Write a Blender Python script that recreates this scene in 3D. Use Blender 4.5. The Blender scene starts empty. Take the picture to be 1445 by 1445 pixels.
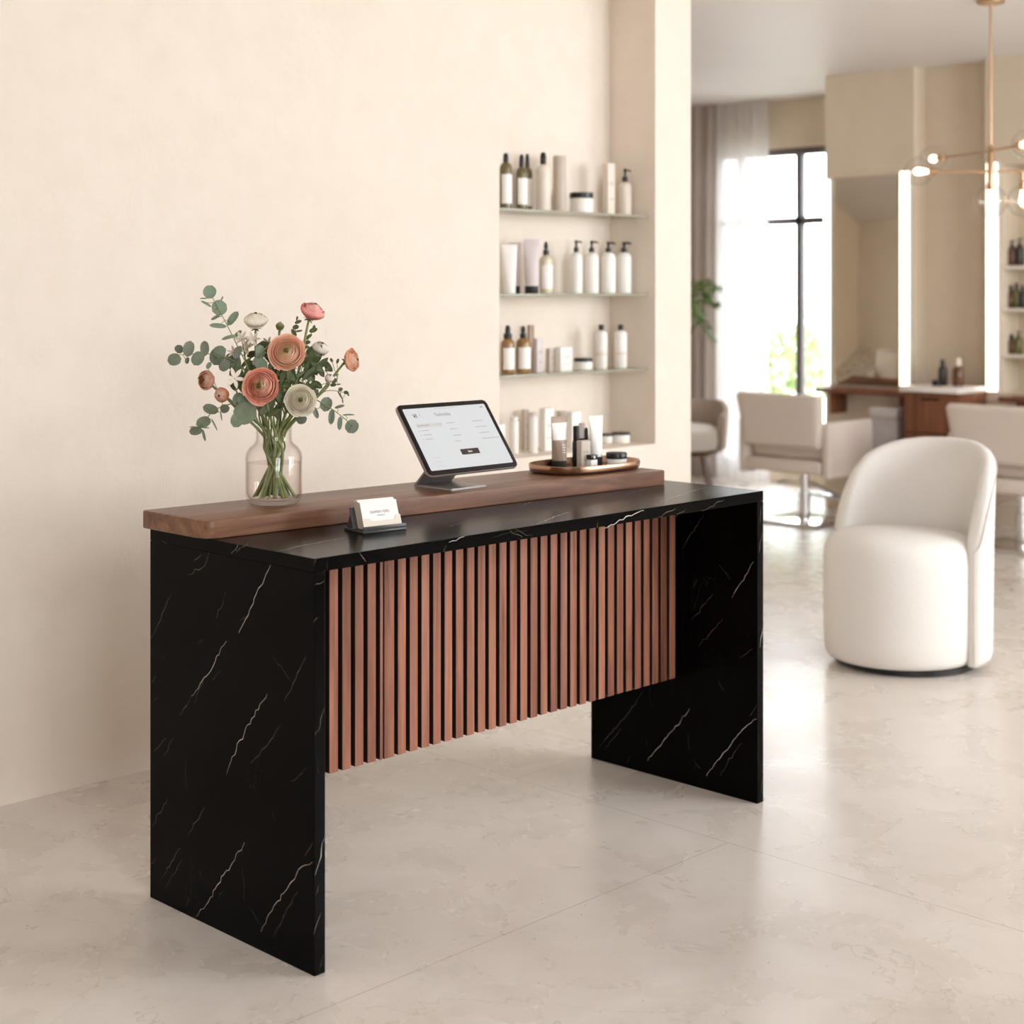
import bpy, bmesh, math, random
from mathutils import Vector, Matrix
random.seed(7)
PI = math.pi
SC = bpy.context.scene
COL = SC.collection

# ------------------------------------------------------------------ camera frame
FPX, PX, HY = 2235.0, 722.5, 412.0
CAM = Vector((-2.134, -2.695, 1.475))
FW = Vector((0.7131, 0.7011, 0)); RT = Vector((0.7011, -0.7131, 0))
def ray(px, py):
    return FW + RT * ((px - PX) / FPX) + Vector((0, 0, (HY - py) / FPX))
def onX(px, py, X):
    d = ray(px, py); return CAM + d * ((X - CAM.x) / d.x)
def onY(px, py, Y):
    d = ray(px, py); return CAM + d * ((Y - CAM.y) / d.y)
def onZ(px, py, Z):
    d = ray(px, py); return CAM + d * ((Z - CAM.z) / d.z)
def atT(px, py, t):
    return CAM + ray(px, py) * t
def depthY(px, Y):
    d = ray(px, HY); return (Y - CAM.y) / d.y

# ------------------------------------------------------------------ materials
def S(r, g, b):
    f = lambda c: (c/255/12.92 if c/255 <= .04045 else ((c/255+.055)/1.055)**2.4)
    return (f(r), f(g), f(b), 1)
class N:
    def __init__(s, name):
        s.m = bpy.data.materials.new(name); s.m.use_nodes = True
        s.t = s.m.node_tree; s.b = s.t.nodes['Principled BSDF']; s.o = s.t.nodes['Material Output']
    def n(s, typ, **kw):
        x = s.t.nodes.new(typ)
        for k, v in kw.items(): setattr(x, k, v)
        return x
    def l(s, a, b): s.t.links.new(a, b)
    def math(s, op, a, b=None, c=None):
        x = s.n('ShaderNodeMath', operation=op)
        for i, v in enumerate((a, b, c)):
            if v is None: continue
            if isinstance(v, (int, float)): x.inputs[i].default_value = v
            else: s.l(v, x.inputs[i])
        return x.outputs[0]
    def coords(s, scale=(1, 1, 1), rot=(0, 0, 0)):
        tc = s.n('ShaderNodeTexCoord'); mp = s.n('ShaderNodeMapping')
        mp.inputs['Scale'].default_value = scale; mp.inputs['Rotation'].default_value = rot
        s.l(tc.outputs['Object'], mp.inputs['Vector']); return mp.outputs[0]
    def noise(s, vec, scale, detail=4, rough=.55, dist=0):
        x = s.n('ShaderNodeTexNoise'); x.inputs['Scale'].default_value = scale
        x.inputs['Detail'].default_value = detail; x.inputs['Roughness'].default_value = rough
        x.inputs['Distortion'].default_value = dist
        s.l(vec, x.inputs['Vector']); return x.outputs['Fac']
    def ramp(s, fac, stops):
        x = s.n('ShaderNodeValToRGB'); e = x.color_ramp.elements
        while len(e) < len(stops): e.new(.5)
        for i, (p, c) in enumerate(stops): e[i].position = p; e[i].color = c
        s.l(fac, x.inputs[0]); return x.outputs[0]
    def mix(s, fac, a, b, mode='MIX'):
        x = s.n('ShaderNodeMix', data_type='RGBA', blend_type=mode)
        for k, v in ((0, fac), (6, a), (7, b)):
            if isinstance(v, (int, float)): x.inputs[k].default_value = v
            elif isinstance(v, tuple): x.inputs[k].default_value = v
            else: s.l(v, x.inputs[k])
        return x.outputs[2]
    def bump(s, h, strength, dist=.01):
        x = s.n('ShaderNodeBump'); x.inputs['Strength'].default_value = strength
        x.inputs['Distance'].default_value = dist
        s.l(h, x.inputs['Height']); s.l(x.outputs[0], s.b.inputs['Normal'])
    def set(s, **kw):
        for k, v in kw.items(): s.b.inputs[k.replace('_', ' ')].default_value = v
        return s
MATS = {}
def simple(name, c, rough=.5, metal=0, var=.06, scale=20, bump=0, bscale=200, spec=.5, **kw):
    if name in MATS: return MATS[name]
    k = N(name); v = k.coords(); f = k.noise(v, scale)
    dark = tuple(x*(1-var) for x in c[:3])+(1,); lite = tuple(min(1, x*(1+var)) for x in c[:3])+(1,)
    k.l(k.ramp(f, [(.3, dark), (.7, lite)]), k.b.inputs['Base Color'])
    k.b.inputs['Roughness'].default_value = rough; k.b.inputs['Metallic'].default_value = metal
    k.b.inputs['Specular IOR Level'].default_value = spec
    if bump: k.bump(k.noise(v, bscale, 3), bump, .002)
    for a, b in kw.items(): k.b.inputs[a.replace('_', ' ')].default_value = b
    MATS[name] = k.m; return k.m
def glow(name, c, strength):
    k = N(name); k.set(Base_Color=c, Emission_Color=c, Emission_Strength=strength); MATS[name] = k.m; return k.m
def thin_glass(name, tint, edge, rough=.0, refl=1.0):
    k = N(name); k.t.nodes.remove(k.b)
    tr = k.n('ShaderNodeBsdfTransparent'); gl = k.n('ShaderNodeBsdfGlossy'); mx = k.n('ShaderNodeMixShader')
    lw = k.n('ShaderNodeLayerWeight'); lw.inputs['Blend'].default_value = .5
    fc = lw.outputs['Facing']
    fr = k.math('ADD', k.math('MULTIPLY', k.math('POWER', fc, 5), .75), .04)
    k.l(k.mix(k.math('POWER', fc, 3), tint, edge), tr.inputs['Color'])
    gl.inputs['Roughness'].default_value = rough
    gl.inputs['Color'].default_value = (1, 1, 1, 1)
    k.l(k.math('MULTIPLY', fr, refl), mx.inputs[0])
    k.l(tr.outputs[0], mx.inputs[1]); k.l(gl.outputs[0], mx.inputs[2]); k.l(mx.outputs[0], k.o.inputs[0])
    MATS[name] = k.m; return k.m

def plaster(name, c, c2):
    k = N(name); v = k.coords()
    f = k.noise(v, 1.3, 5, .6, .4); g = k.noise(k.coords((1, 1, 1), (.3, .8, .2)), 9, 6, .65)
    base = k.ramp(f, [(.3, c2), (.7, c)])
    sp = k.ramp(g, [(.35, (.955, .95, .94, 1)), (.6, (1, 1, 1, 1))])
    k.l(k.mix(.7, base, sp, 'MULTIPLY'), k.b.inputs['Base Color'])
    # trowel strokes: noise stretched in two directions, plus fine grain
    s1 = k.noise(k.coords((5, 5, 4), (.4, .7, .3)), 1.7, 7, .68, 1.2)
    s2 = k.noise(k.coords((1, 1, 1)), 75, 4, .6)
    h = k.math('ADD', k.math('MULTIPLY', s1, 1.0), k.math('MULTIPLY', s2, .28))
    k.bump(h, .30, .008); k.set(Roughness=.8); k.b.inputs['Specular IOR Level'].default_value = .25
    return k.m
M_WALL = plaster('warm_plaster', S(234, 223, 211), S(229, 217, 204))
M_TAN = plaster('tan_plaster', S(220, 206, 186), S(215, 200, 179))
M_CEIL = simple('ceiling_paint', S(232, 229, 229), .5, var=.015, scale=2, spec=.4)

def floor_mat():
    k = N('polished_stone_floor'); v = k.coords()
    f = k.noise(v, 1.3, 5, .55, .6); g = k.noise(v, 4.5, 5, .55, .5)
    base = k.ramp(f, [(.25, S(202, 193, 184)), (.5, S(218, 210, 202)), (.75, S(227, 221, 214))])
    cl = k.ramp(g, [(.30, (.82, .80, .77, 1)), (.66, (1, 1, 1, 1))])
    col = k.mix(.55, base, cl, 'MULTIPLY')
    # pits: sparse dark specks, kept where a mask is high
    vo = k.n('ShaderNodeTexVoronoi'); vo.inputs['Scale'].default_value = 16
    vo.inputs['Randomness'].default_value = 1
    k.l(k.coords((1, 1.6, 1), (0, 0, .5)), vo.inputs['Vector'])
    pit = k.math('LESS_THAN', vo.outputs['Distance'], .055)
    rnd = k.n('ShaderNodeSeparateColor'); k.l(vo.outputs['Color'], rnd.inputs[0])
    pit = k.math('MULTIPLY', pit, k.math('GREATER_THAN', rnd.outputs[0], .45))
    pit = k.math('MULTIPLY', pit, k.ramp_val(k.noise(v, 30, 4), .45, .6))
    col = k.mix(k.math('MULTIPLY', pit, .8), col, S(110, 92, 74))
    # worn scratchy clusters
    w = k.noise(k.coords((1, 2.2, 1), (0, 0, .6)), 34, 6, .7, .6)
    wm = k.ramp_val(k.noise(v, 2.6, 4), .50, .70)
    w = k.math('MULTIPLY', k.ramp_val(w, .54, .70), wm)
    col = k.mix(k.math('MULTIPLY', w, .30), col, S(140, 124, 106))
    # faint cracks
    c1 = k.noise(k.coords((1, .55, 1), (0, 0, .25)), .9, 6, .55, .5)
    c1 = k.math('LESS_THAN', k.math('ABSOLUTE', k.math('SUBTRACT', c1, .5)), .0011)
    col = k.mix(k.math('MULTIPLY', c1, .35), col, S(170, 158, 145))
    # joints of the big slabs
    sep = k.n('ShaderNodeSeparateXYZ'); tc = k.n('ShaderNodeTexCoord'); k.l(tc.outputs['Object'], sep.inputs[0])
    x = k.math('DIVIDE', k.math('SUBTRACT', sep.outputs[0], 1.295), 2.4)
    colx = k.math('FLOOR', x); fx = k.math('MULTIPLY', k.math('FRACT', x), 2.4)
    jx = k.math('LESS_THAN', fx, .003)
    y = k.math('DIVIDE', k.math('SUBTRACT', sep.outputs[1], k.math('ADD', -.135, k.math('MULTIPLY', k.math('ADD', colx, 1), .8))), 1.7)
    fy = k.math('MULTIPLY', k.math('FRACT', y), 1.7)
    jy = k.math('LESS_THAN', fy, .0028)
    j = k.math('MAXIMUM', jx, jy)
    col = k.mix(k.math('MULTIPLY', j, .7), col, S(150, 138, 124))
    k.l(col, k.b.inputs['Base Color'])
    rg = k.n('ShaderNodeMapRange'); rg.inputs[3].default_value = .20; rg.inputs[4].default_value = .36
    k.l(g, rg.inputs[0]); k.l(rg.outputs[0], k.b.inputs['Roughness'])
    k.bump(k.math('SUBTRACT', k.math('MULTIPLY', k.noise(v, 60, 4), .15), k.math('ADD', pit, j)), .12, .002)
    k.b.inputs['Specular IOR Level'].default_value = .5
    return k.m
def ramp_val(s, fac, a, b):
    x = s.n('ShaderNodeMapRange'); x.inputs[1].default_value = a; x.inputs[2].default_value = b
    s.l(fac, x.inputs[0]); return x.outputs[0]
N.ramp_val = ramp_val
M_FLOOR = floor_mat()

def wood(name, dark, mid, lite, axis, rough=.4, fine=1.0, vary=0):
    k = N(name); st = [26, 26, 26]; st[axis] = 1.3
    v = k.coords(tuple(st)); f = k.noise(v, 1.0*fine, 6, .6, .9)
    st2 = [120, 120, 120]; st2[axis] = 4
    g = k.noise(k.coords(tuple(st2)), 1.5, 4, .6)
    big = k.noise(k.coords((5, 5, 2)), 1.0, 3)
    base = k.ramp(f, [(.25, dark), (.5, mid), (.8, lite)])
    base = k.mix(.55, base, k.ramp(g, [(.3, (.72, .70, .68, 1)), (.6, (1, 1, 1, 1))]), 'MULTIPLY')
    base = k.mix(.5, base, k.ramp(big, [(.35, (.78, .74, .73, 1)), (.65, (1, 1, 1, 1))]), 'MULTIPLY')
    if vary:
        vb = k.noise(k.coords((21, 21, .9)), 1.0, 4, .6)
        base = k.mix(vary, base, k.ramp(vb, [(.36, (.52, .50, .50, 1)), (.58, (1, 1, 1, 1))]), 'MULTIPLY')
    k.l(base, k.b.inputs['Base Color']); k.set(Roughness=rough); k.b.inputs['Specular IOR Level'].default_value = .3
    k.bump(g, .12, .001); MATS[name] = k.m; return k.m
M_WALNUT = wood('walnut_ledge', S(78, 51, 38), S(124, 87, 66), S(156, 116, 91), 0, .36)
M_SLAT = wood('red_walnut_slat', S(112, 68, 52), S(174, 116, 92), S(200, 146, 120), 2, .45, 1.0, .75)
M_CABWOOD = wood('cabinet_walnut', S(84, 50, 34), S(128, 80, 56), S(150, 98, 72), 2, .4)
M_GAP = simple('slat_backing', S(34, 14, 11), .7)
def marble():
    k = N('black_marble'); v = k.coords((1, 1, 1), (.5, .35, .2))
    f = k.noise(v, 3, 6, .6, .5)
    base = k.ramp(f, [(.35, S(3, 2, 2)), (.75, S(9, 8, 8))])
    fv = k.noise(k.coords((2.2, 2.2, .7), (.45, .45, 0)), 2.2, 5, .6, .8)
    ln = k.math('LESS_THAN', k.math('ABSOLUTE', k.math('SUBTRACT', fv, .5)), .0022)
    mk = k.ramp_val(k.noise(v, 6, 3), .56, .68)
    col = k.mix(k.math('MULTIPLY', k.math('MULTIPLY', ln, mk), .16), base, S(118, 106, 92))
    k.l(col, k.b.inputs['Base Color']); k.set(Roughness=.2); k.b.inputs['Specular IOR Level'].default_value = .05
    return k.m
M_MARBLE = marble()
M_VEIN = simple('marble_vein', S(206, 194, 182), .35, var=.25, scale=60)
M_VEINDIM = simple('marble_vein_dim', S(112, 100, 86), .35, var=.25, scale=60)

M_FABRIC = simple('cream_upholstery', S(228, 224, 219), .9, var=.02, scale=90, bump=.25, bscale=700, spec=.2)
M_SALON = simple('greige_upholstery', S(216, 204, 194), .7, var=.02, scale=40, bump=.15, bscale=500, spec=.3)
M_BLACK = simple('black_plastic', S(20, 18, 18), .35)
M_BLACKM = simple('black_metal', S(24, 22, 21), .3, .6)
M_CHROME = simple('chrome', S(225, 225, 228), .12, 1, var=.02)
M_BRASS = simple('brushed_brass', S(198, 164, 130), .28, 1, var=.06, scale=60)
M_COPPER = simple('copper_tray_metal', S(174, 142, 119), .27, 1, var=.06, scale=40)
M_GREYMETAL = simple('grey_aluminium', S(158, 150, 146), .42, .35, var=.03)
M_BEZEL = simple('tablet_bezel', S(18, 12, 10), .25, spec=.25)
M_WHITEP = simple('white_packaging', S(240, 236, 230), .45, var=.015)
M_CREAMP = simple('cream_packaging', S(226, 214, 200), .5, var=.02)
M_GREIGEP = simple('greige_packaging', S(196, 182, 168), .5, var=.03)
M_MAUVE = simple('mauve_packaging', S(214, 202, 203), .5, var=.02)
M_TAN_P = simple('taupe_packaging', S(164, 138, 118), .45, var=.03)
M_LABEL = simple('white_label', S(244, 241, 236), .5, var=.01)
M_INK = simple('ink', S(120, 112, 106), .6)
M_INKD = simple('dark_ink', S(40, 34, 32), .6)
M_OLIVE = simple('olive_bottle', S(104, 92, 58), .2, var=.15, scale=15, spec=.6)
M_AMBER = simple('amber_bottle', S(150, 112, 62), .2, var=.15, scale=15, spec=.6)
M_BROWNG = simple('brown_bottle', S(96, 62, 38), .25, var=.15, scale=15)
M_CLEARB = simple('pale_bottle', S(214, 204, 178), .2, var=.05, scale=15)
M_DARKPK = simple('dark_packaging', S(44, 38, 34), .35, var=.1)
M_GREENB = simple('green_bottle', S(96, 92, 40), .3, var=.1)
M_CARD = simple('card_stock', S(240, 237, 234), .6, var=.01)
M_CARDEDGE = simple('card_edge', S(184, 172, 156), .7, var=.12, scale=300)
M_HOLDER = simple('charcoal_holder', S(66, 64, 64), .35, var=.06)
M_GLASS = thin_glass('clear_glass', (.988, .982, .978, 1), (.66, .60, .57, 1), 0, .5)
M_GLOBE = thin_glass('globe_glass', (.97, .96, .96, 1), (.72, .68, .68, 1))
M_SHELFG = thin_glass('shelf_glass', (.93, .94, .91, 1), (.62, .64, .58, 1), .05, .8)
M_SHELFE = simple('shelf_glass_edge', S(158, 156, 138), .2, var=.05)
M_PANE = thin_glass('window_glass', (.97, .98, .98, 1), (.85, .88, .88, 1), 0, .6)
M_WATER = thin_glass('vase_water', (.98, .968, .96, 1), (.78, .72, .68, 1), 0, .4)
M_MIRROR = simple('mirror_silver', S(206, 197, 182), .03, 1, var=.005)
M_LED = glow('led_strip_light', S(255, 240, 222), 3.2)
M_BULB = glow('warm_bulb', S(255, 226, 180), 14.0)
M_SCREEN = glow('tablet_screen_glow', S(150, 152, 154), 1.12)
M_UIDARK = simple('ui_dark', S(50, 36, 32), .4)
M_UIGREY = simple('ui_grey', S(196, 196, 196), .5)
M_UITEXT = simple('ui_text', S(160, 158, 158), .5)
M_UIINK = simple('ui_ink', S(40, 40, 42), .5)
M_FRAME = simple('window_frame_grey', S(96, 90, 90), .5)
def cloth(name, c, transl, transp):
    k = N(name); v = k.coords((1, 1, 1)); f = k.noise(v, 30, 3)
    colr = k.ramp(f, [(.3, tuple(x*.96 for x in c[:3])+(1,)), (.7, c)])
    d = k.n('ShaderNodeBsdfDiffuse'); t = k.n('ShaderNodeBsdfTranslucent'); p = k.n('ShaderNodeBsdfTransparent')
    k.l(colr, d.inputs[0]); k.l(colr, t.inputs[0])
    m1 = k.n('ShaderNodeMixShader'); m2 = k.n('ShaderNodeMixShader')
    m1.inputs[0].default_value = transl; m2.inputs[0].default_value = transp
    k.l(d.outputs[0], m1.inputs[1]); k.l(t.outputs[0], m1.inputs[2])
    k.l(m1.outputs[0], m2.inputs[1]); k.l(p.outputs[0], m2.inputs[2]); k.l(m2.outputs[0], k.o.inputs[0])
    k.t.nodes.remove(k.b); return k.m
M_DRAPE = cloth('taupe_drape_cloth', S(184, 172, 165), .15, .0)
M_SHEER = cloth('white_sheer_cloth', S(236, 233, 232), .42, .14)
def petal_mat(name):
    k = N(name); a = k.n('ShaderNodeVertexColor', layer_name='Col')
    f = k.noise(k.coords(), 120, 3)
    col = k.mix(.6, a.outputs[0], k.ramp(f, [(.3, (.86, .84, .82, 1)), (.7, (1, 1, 1, 1))]), 'MULTIPLY')
    d = k.b; k.l(col, d.inputs['Base Color']); k.set(Roughness=.6)
    d.inputs['Specular IOR Level'].default_value = .25
    t = k.n('ShaderNodeBsdfTranslucent'); k.l(col, t.inputs[0])
    m = k.n('ShaderNodeMixShader'); m.inputs[0].default_value = .25
    k.l(d.outputs[0], m.inputs[1]); k.l(t.outputs[0], m.inputs[2]); k.l(m.outputs[0], k.o.inputs[0])
    return k.m
M_PETAL = petal_mat('petal')
M_STEM = simple('green_stem', S(122, 132, 78), .5, var=.15, scale=60)
M_LEAF_E = simple('eucalyptus_leaf', S(120, 137, 115), .55, var=.16, scale=30)
M_LEAF_E2 = simple('dusty_eucalyptus_leaf', S(112, 122, 104), .55, var=.16, scale=30)
M_LEAF_D = simple('dark_leaf', S(82, 94, 56), .5, var=.25, scale=30)
M_SEPAL = simple('sepal_green', S(110, 112, 66), .6, var=.15, scale=60)
M_PALM = simple('palm_leaf', S(84, 110, 44), .5, var=.2, scale=20)
M_TREE = simple('tree_leaf', S(150, 168, 112), .7, var=.25, scale=4)
M_POT = simple('pot_ceramic', S(214, 204, 194), .5)
M_SOIL = simple('potting_soil', S(60, 44, 34), .9)
M_COUNTERW = simple('white_counter', S(236, 230, 224), .3, var=.02)

# ------------------------------------------------------------------ mesh helpers
class MB:
    def __init__(s): s.bm = bmesh.new(); s.col = None
    def box(s, a, b, mi=0, bev=0, seg=2, rot=None, piv=None):
        a = Vector(a); b = Vector(b); c = (a+b)/2; d = b-a
        tmp = bmesh.new(); bmesh.ops.create_cube(tmp, size=1)
        for v in tmp.verts: v.co = Vector((v.co.x*d.x, v.co.y*d.y, v.co.z*d.z)) + c
        if bev: bmesh.ops.bevel(tmp, geom=tmp.edges[:]+tmp.verts[:], offset=bev, segments=seg, profile=.5, affect='EDGES')
        s._take(tmp, mi, rot, piv); return s
    def _take(s, tmp, mi=0, rot=None, piv=None):
        if rot is not None:
            pv = Vector(piv or (0, 0, 0))
            for v in tmp.verts: v.co = rot @ (v.co - pv) + pv
        vm = {v: s.bm.verts.new(v.co) for v in tmp.verts}
        for f in tmp.faces:
            try:
                g = s.bm.faces.new([vm[v] for v in f.verts]); g.material_index = mi if mi is not None else f.material_index
            except ValueError: pass
        tmp.free()
    def rings(s, rings, mi=0, cap0=True, cap1=True, closed=True, mis=None):
        vs = [[s.bm.verts.new(p) for p in r] for r in rings]; n = len(vs[0])
        for k in range(len(vs)-1):
            for i in range(n if closed else n-1):
                j = (i+1) % n
                f = s.bm.faces.new((vs[k][i], vs[k][j], vs[k+1][j], vs[k+1][i]))
                f.material_index = mis(k, i) if mis else mi
        if cap0: f = s.bm.faces.new(vs[0][::-1]); f.material_index = mis(0, 0) if mis else mi
        if cap1: f = s.bm.faces.new(vs[-1]); f.material_index = mis(len(vs)-2, 0) if mis else mi
        return s
    def lathe(s, prof, c=(0, 0, 0), seg=24, mi=0, cap0=True, cap1=True, axis=None, mis=None):
        c = Vector(c); R = []
        for r, z in prof:
            R.append([Vector((r*math.cos(2*PI*i/seg), r*math.sin(2*PI*i/seg), z)) for i in range(seg)])
        if axis is not None:
            q = Vector((0, 0, 1)).rotation_difference(Vector(axis))
            R = [[q @ p for p in r] for r in R]
        R = [[p + c for p in r] for r in R]
        return s.rings(R, mi, cap0, cap1, mis=mis)
    def tube(s, pts, rad, seg=8, mi=0):
        pts = [Vector(p) for p in pts]; n = len(pts); R = []; up = None
        for i, p in enumerate(pts):
            d = (pts[min(i+1, n-1)] - pts[max(i-1, 0)]).normalized()
            if up is None: up = d.orthogonal().normalized()
            up = (up - d*up.dot(d)).normalized(); w = d.cross(up)
            r = rad[i] if isinstance(rad, (list, tuple)) else rad
            R.append([p + (up*math.cos(2*PI*k/seg) + w*math.sin(2*PI*k/seg))*r for k in range(seg)])
        return s.rings(R, mi)
    def sphere(s, c, r, seg=24, rg=14, mi=0, sc=(1, 1, 1)):
        prof = [(max(1e-4, r*math.sin(PI*k/rg)), -r*math.cos(PI*k/rg)) for k in range(rg+1)]
        R = [[Vector((q*math.cos(2*PI*i/seg)*sc[0], q*math.sin(2*PI*i/seg)*sc[1], z*sc[2]))+Vector(c) for i in range(seg)] for q, z in prof]
        return s.rings(R, mi)
    def prism(s, poly, z0, z1, mi=0, bev=0):
        tmp = bmesh.new()
        b = [tmp.verts.new((x, y, z0)) for x, y in poly]; t = [tmp.verts.new((x, y, z1)) for x, y in poly]
        n = len(poly); tmp.faces.new(b[::-1]); tmp.faces.new(t)
        for i in range(n): tmp.faces.new((b[i], b[(i+1) % n], t[(i+1) % n], t[i]))
        if bev:
            eds = [e for e in tmp.edges if abs(e.verts[0].co.z - e.verts[1].co.z) < 1e-6]
            bmesh.ops.bevel(tmp, geom=eds, offset=bev, segments=2, profile=.5, affect='EDGES')
        s._take(tmp, mi); return s
    def quad(s, pts, mi=0):
        f = s.bm.faces.new([s.bm.verts.new(p) for p in pts]); f.material_index = mi; return s
    def strip(s, pts, nrm, w, mi=0):
        # tapered ribbon lying on a surface (marble veins)
        pts = [Vector(p) for p in pts]; nrm = Vector(nrm); n = len(pts); L = []; R = []
        for i, p in enumerate(pts):
            d = (pts[min(i+1, n-1)] - pts[max(i-1, 0)]).normalized(); sd = nrm.cross(d).normalized()
            t = i/(n-1); ww = w*(.25 + .75*math.sin(PI*min(1, max(0, .08+.84*t))))*random.uniform(.6, 1.25)
            L.append(s.bm.verts.new(p+sd*ww/2)); R.append(s.bm.verts.new(p-sd*ww/2))
        for i in range(n-1):
            f = s.bm.faces.new((R[i], R[i+1], L[i+1], L[i])); f.material_index = mi
        return s
    def build(s, name, mats, parent=None, loc=None, smooth=True, ang=35, recalc=True, mod=None):
        if recalc: bmesh.ops.recalc_face_normals(s.bm, faces=s.bm.faces[:])
        me = bpy.data.meshes.new(name); s.bm.to_mesh(me); s.bm.free()
        for m in (mats if isinstance(mats, (list, tuple)) else [mats]): me.materials.append(m)
        if smooth:
            me.polygons.foreach_set('use_smooth', [True]*len(me.polygons)); me.set_sharp_from_angle(angle=math.radians(ang))
        o = bpy.data.objects.new(name, me); COL.objects.link(o)
        if parent: o.parent = parent
        if loc is not None: o.location = loc
        return o
def tag(o, label, cat, group=None, kind=None):
    o['label'] = label; o['category'] = cat
    if group: o['group'] = group
    if kind: o['kind'] = kind
    return o
def thing(name, label, cat, loc, rz=0, group=None):
    o = bpy.data.objects.new(name, None); COL.objects.link(o); o.empty_display_size = .05
    o.location = loc; o.rotation_euler = (0, 0, rz); return tag(o, label, cat, group)
def struct(o): o['kind'] = 'structure'; return o
def copy_tree(src, loc, rz=0, label=None):
    r = src.copy(); COL.objects.link(r); r.location = loc; r.rotation_euler = (0, 0, rz)
    if label: r['label'] = label
    for ch in list(src.children):
        c = ch.copy(); COL.objects.link(c); c.parent = r
        for g in list(ch.children):
            d = g.copy(); COL.objects.link(d); d.parent = c
    return r
def text_mesh(name, body, size, mat, parent, M, bold=False, align='CENTER'):
    cu = bpy.data.curves.new(name, 'FONT'); cu.body = body; cu.size = size; cu.align_x = align; cu.align_y = 'CENTER'
    cu.extrude = .00008
    if bold: cu.offset = size*.02
    t = bpy.data.objects.new(name+'_tmp', cu); COL.objects.link(t)
    dg = bpy.context.evaluated_depsgraph_get(); me = bpy.data.meshes.new_from_object(t.evaluated_get(dg))
    bpy.data.objects.remove(t); bpy.data.curves.remove(cu)
    me.materials.clear(); me.materials.append(mat)
    me.transform(M)
    o = bpy.data.objects.new(name, me); COL.objects.link(o)
    if parent: o.parent = parent
    return o
def bez(p, n=14):
    # Catmull-Rom through points
    P = [Vector(q) for q in p]; P = [P[0]*2-P[1]] + P + [P[-1]*2-P[-2]]; out = []
    for i in range(1, len(P)-2):
        for k in range(n):
            t = k/n; a, b, c, d = P[i-1], P[i], P[i+1], P[i+2]
            out.append(.5*((2*b)+(c-a)*t+(2*a-5*b+4*c-d)*t*t+(3*b-a-3*c+d)*t**3))
    out.append(P[-2]); return out
# ================================================================== THE ROOM
H = 2.95
b = MB(); b.box((-4, -4.2, -.1), (8.2, 6.2, 0)); struct(b.build('floor', M_FLOOR, smooth=False))
b = MB(); b.box((-4.2, -4.4, H), (8.2, 6.2, H+.12)); struct(b.build('ceiling', M_CEIL, smooth=False))
# partition with the product niche
NX0, NX1, NZ0, NZ1, WY, NY, WX1 = 2.10, 3.026, .838, 2.80, 1.535, 1.785, 3.266
b = MB()
b.box((-4, WY, 0), (NX0, 1.98, H)); b.box((NX1, WY, 0), (WX1, 1.98, H))
b.box((NX0, WY, 0), (NX1, 1.98, NZ0)); b.box((NX0, NY, NZ0), (NX1, 1.98, NZ1)); b.box((NX0, WY, NZ1), (NX1, 1.98, H))
b.box((3.06, 1.98, 0), (WX1, 6.0, H))  # unseen return wall, added to give the mirror a brighter reflection
struct(b.build('wall_left', M_WALL, smooth=False))
# far window wall
b = MB(); WY0, WY1, WZ0, WZ1 = 3.70, 5.05, .10, 2.58
b.box((8, WY1, 0), (8.2, 6.2, H)); b.box((8, -4.4, 0), (8.2, WY0, H))
b.box((8, WY0, WZ1), (8.2, WY1, H)); b.box((8, WY0, 0), (8.2, WY1, WZ0))
struct(b.build('wall_back', M_TAN, smooth=False))
# mirror wall: pilasters and recess, second mirror's reflection built as an open alcove
b = MB(); AY0, AY1, AZ0, AZ1 = 1.20, 2.075, .845, 2.27
b.box((7.10, 2.696, 0), (8, 3.376, H)); b.box((7.25, 2.19, 0), (8, 2.696, H))
b.box((7.10, AY1, 0), (8, 2.19, H)); b.box((7.10, -4.2, 0), (8, AY0, H))
b.box((7.10, AY0, 0), (8, AY1, AZ0)); b.box((7.10, AY0, AZ1), (8, AY1, H)); b.box((7.32, AY0, AZ0), (8, AY1, AZ1))
struct(b.build('wall_mirror', M_TAN, smooth=False))
b = MB(); RX0, RX1, RZ0, RZ1 = 2.9, 4.6, 1.0, 2.85; EX0, EX1 = 5.2, 6.9  # last opening is added to brighten the rear of the room
FX0, FX1 = -2.5, -.7  # added fill opening behind the camera
b.box((-4.2, -4.4, 0), (FX0, -4.2, H)); b.box((FX1, -4.4, 0), (RX0, -4.2, H)); b.box((FX0, -4.4, 0), (FX1, -4.2, RZ0)); b.box((FX0, -4.4, RZ1), (FX1, -4.2, H)); b.box((RX1, -4.4, 0), (EX0, -4.2, H)); b.box((EX1, -4.4, 0), (8, -4.2, H)); b.box((EX0, -4.4, 0), (EX1, -4.2, RZ0)); b.box((EX0, -4.4, RZ1), (EX1, -4.2, H))
b.box((RX0, -4.4, 0), (RX1, -4.2, RZ0)); b.box((RX0, -4.4, RZ1), (RX1, -4.2, H))
struct(b.build('wall_right', M_WALL, smooth=False))
b = MB(); b.box((-4.2, -4.2, 0), (-4, 6.2, H)); struct(b.build('wall_front', M_WALL, smooth=False))
b = MB(); b.box((-4, 6.0, 0), (8, 6.2, H)); struct(b.build('wall_rear', M_TAN, smooth=False))

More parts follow.
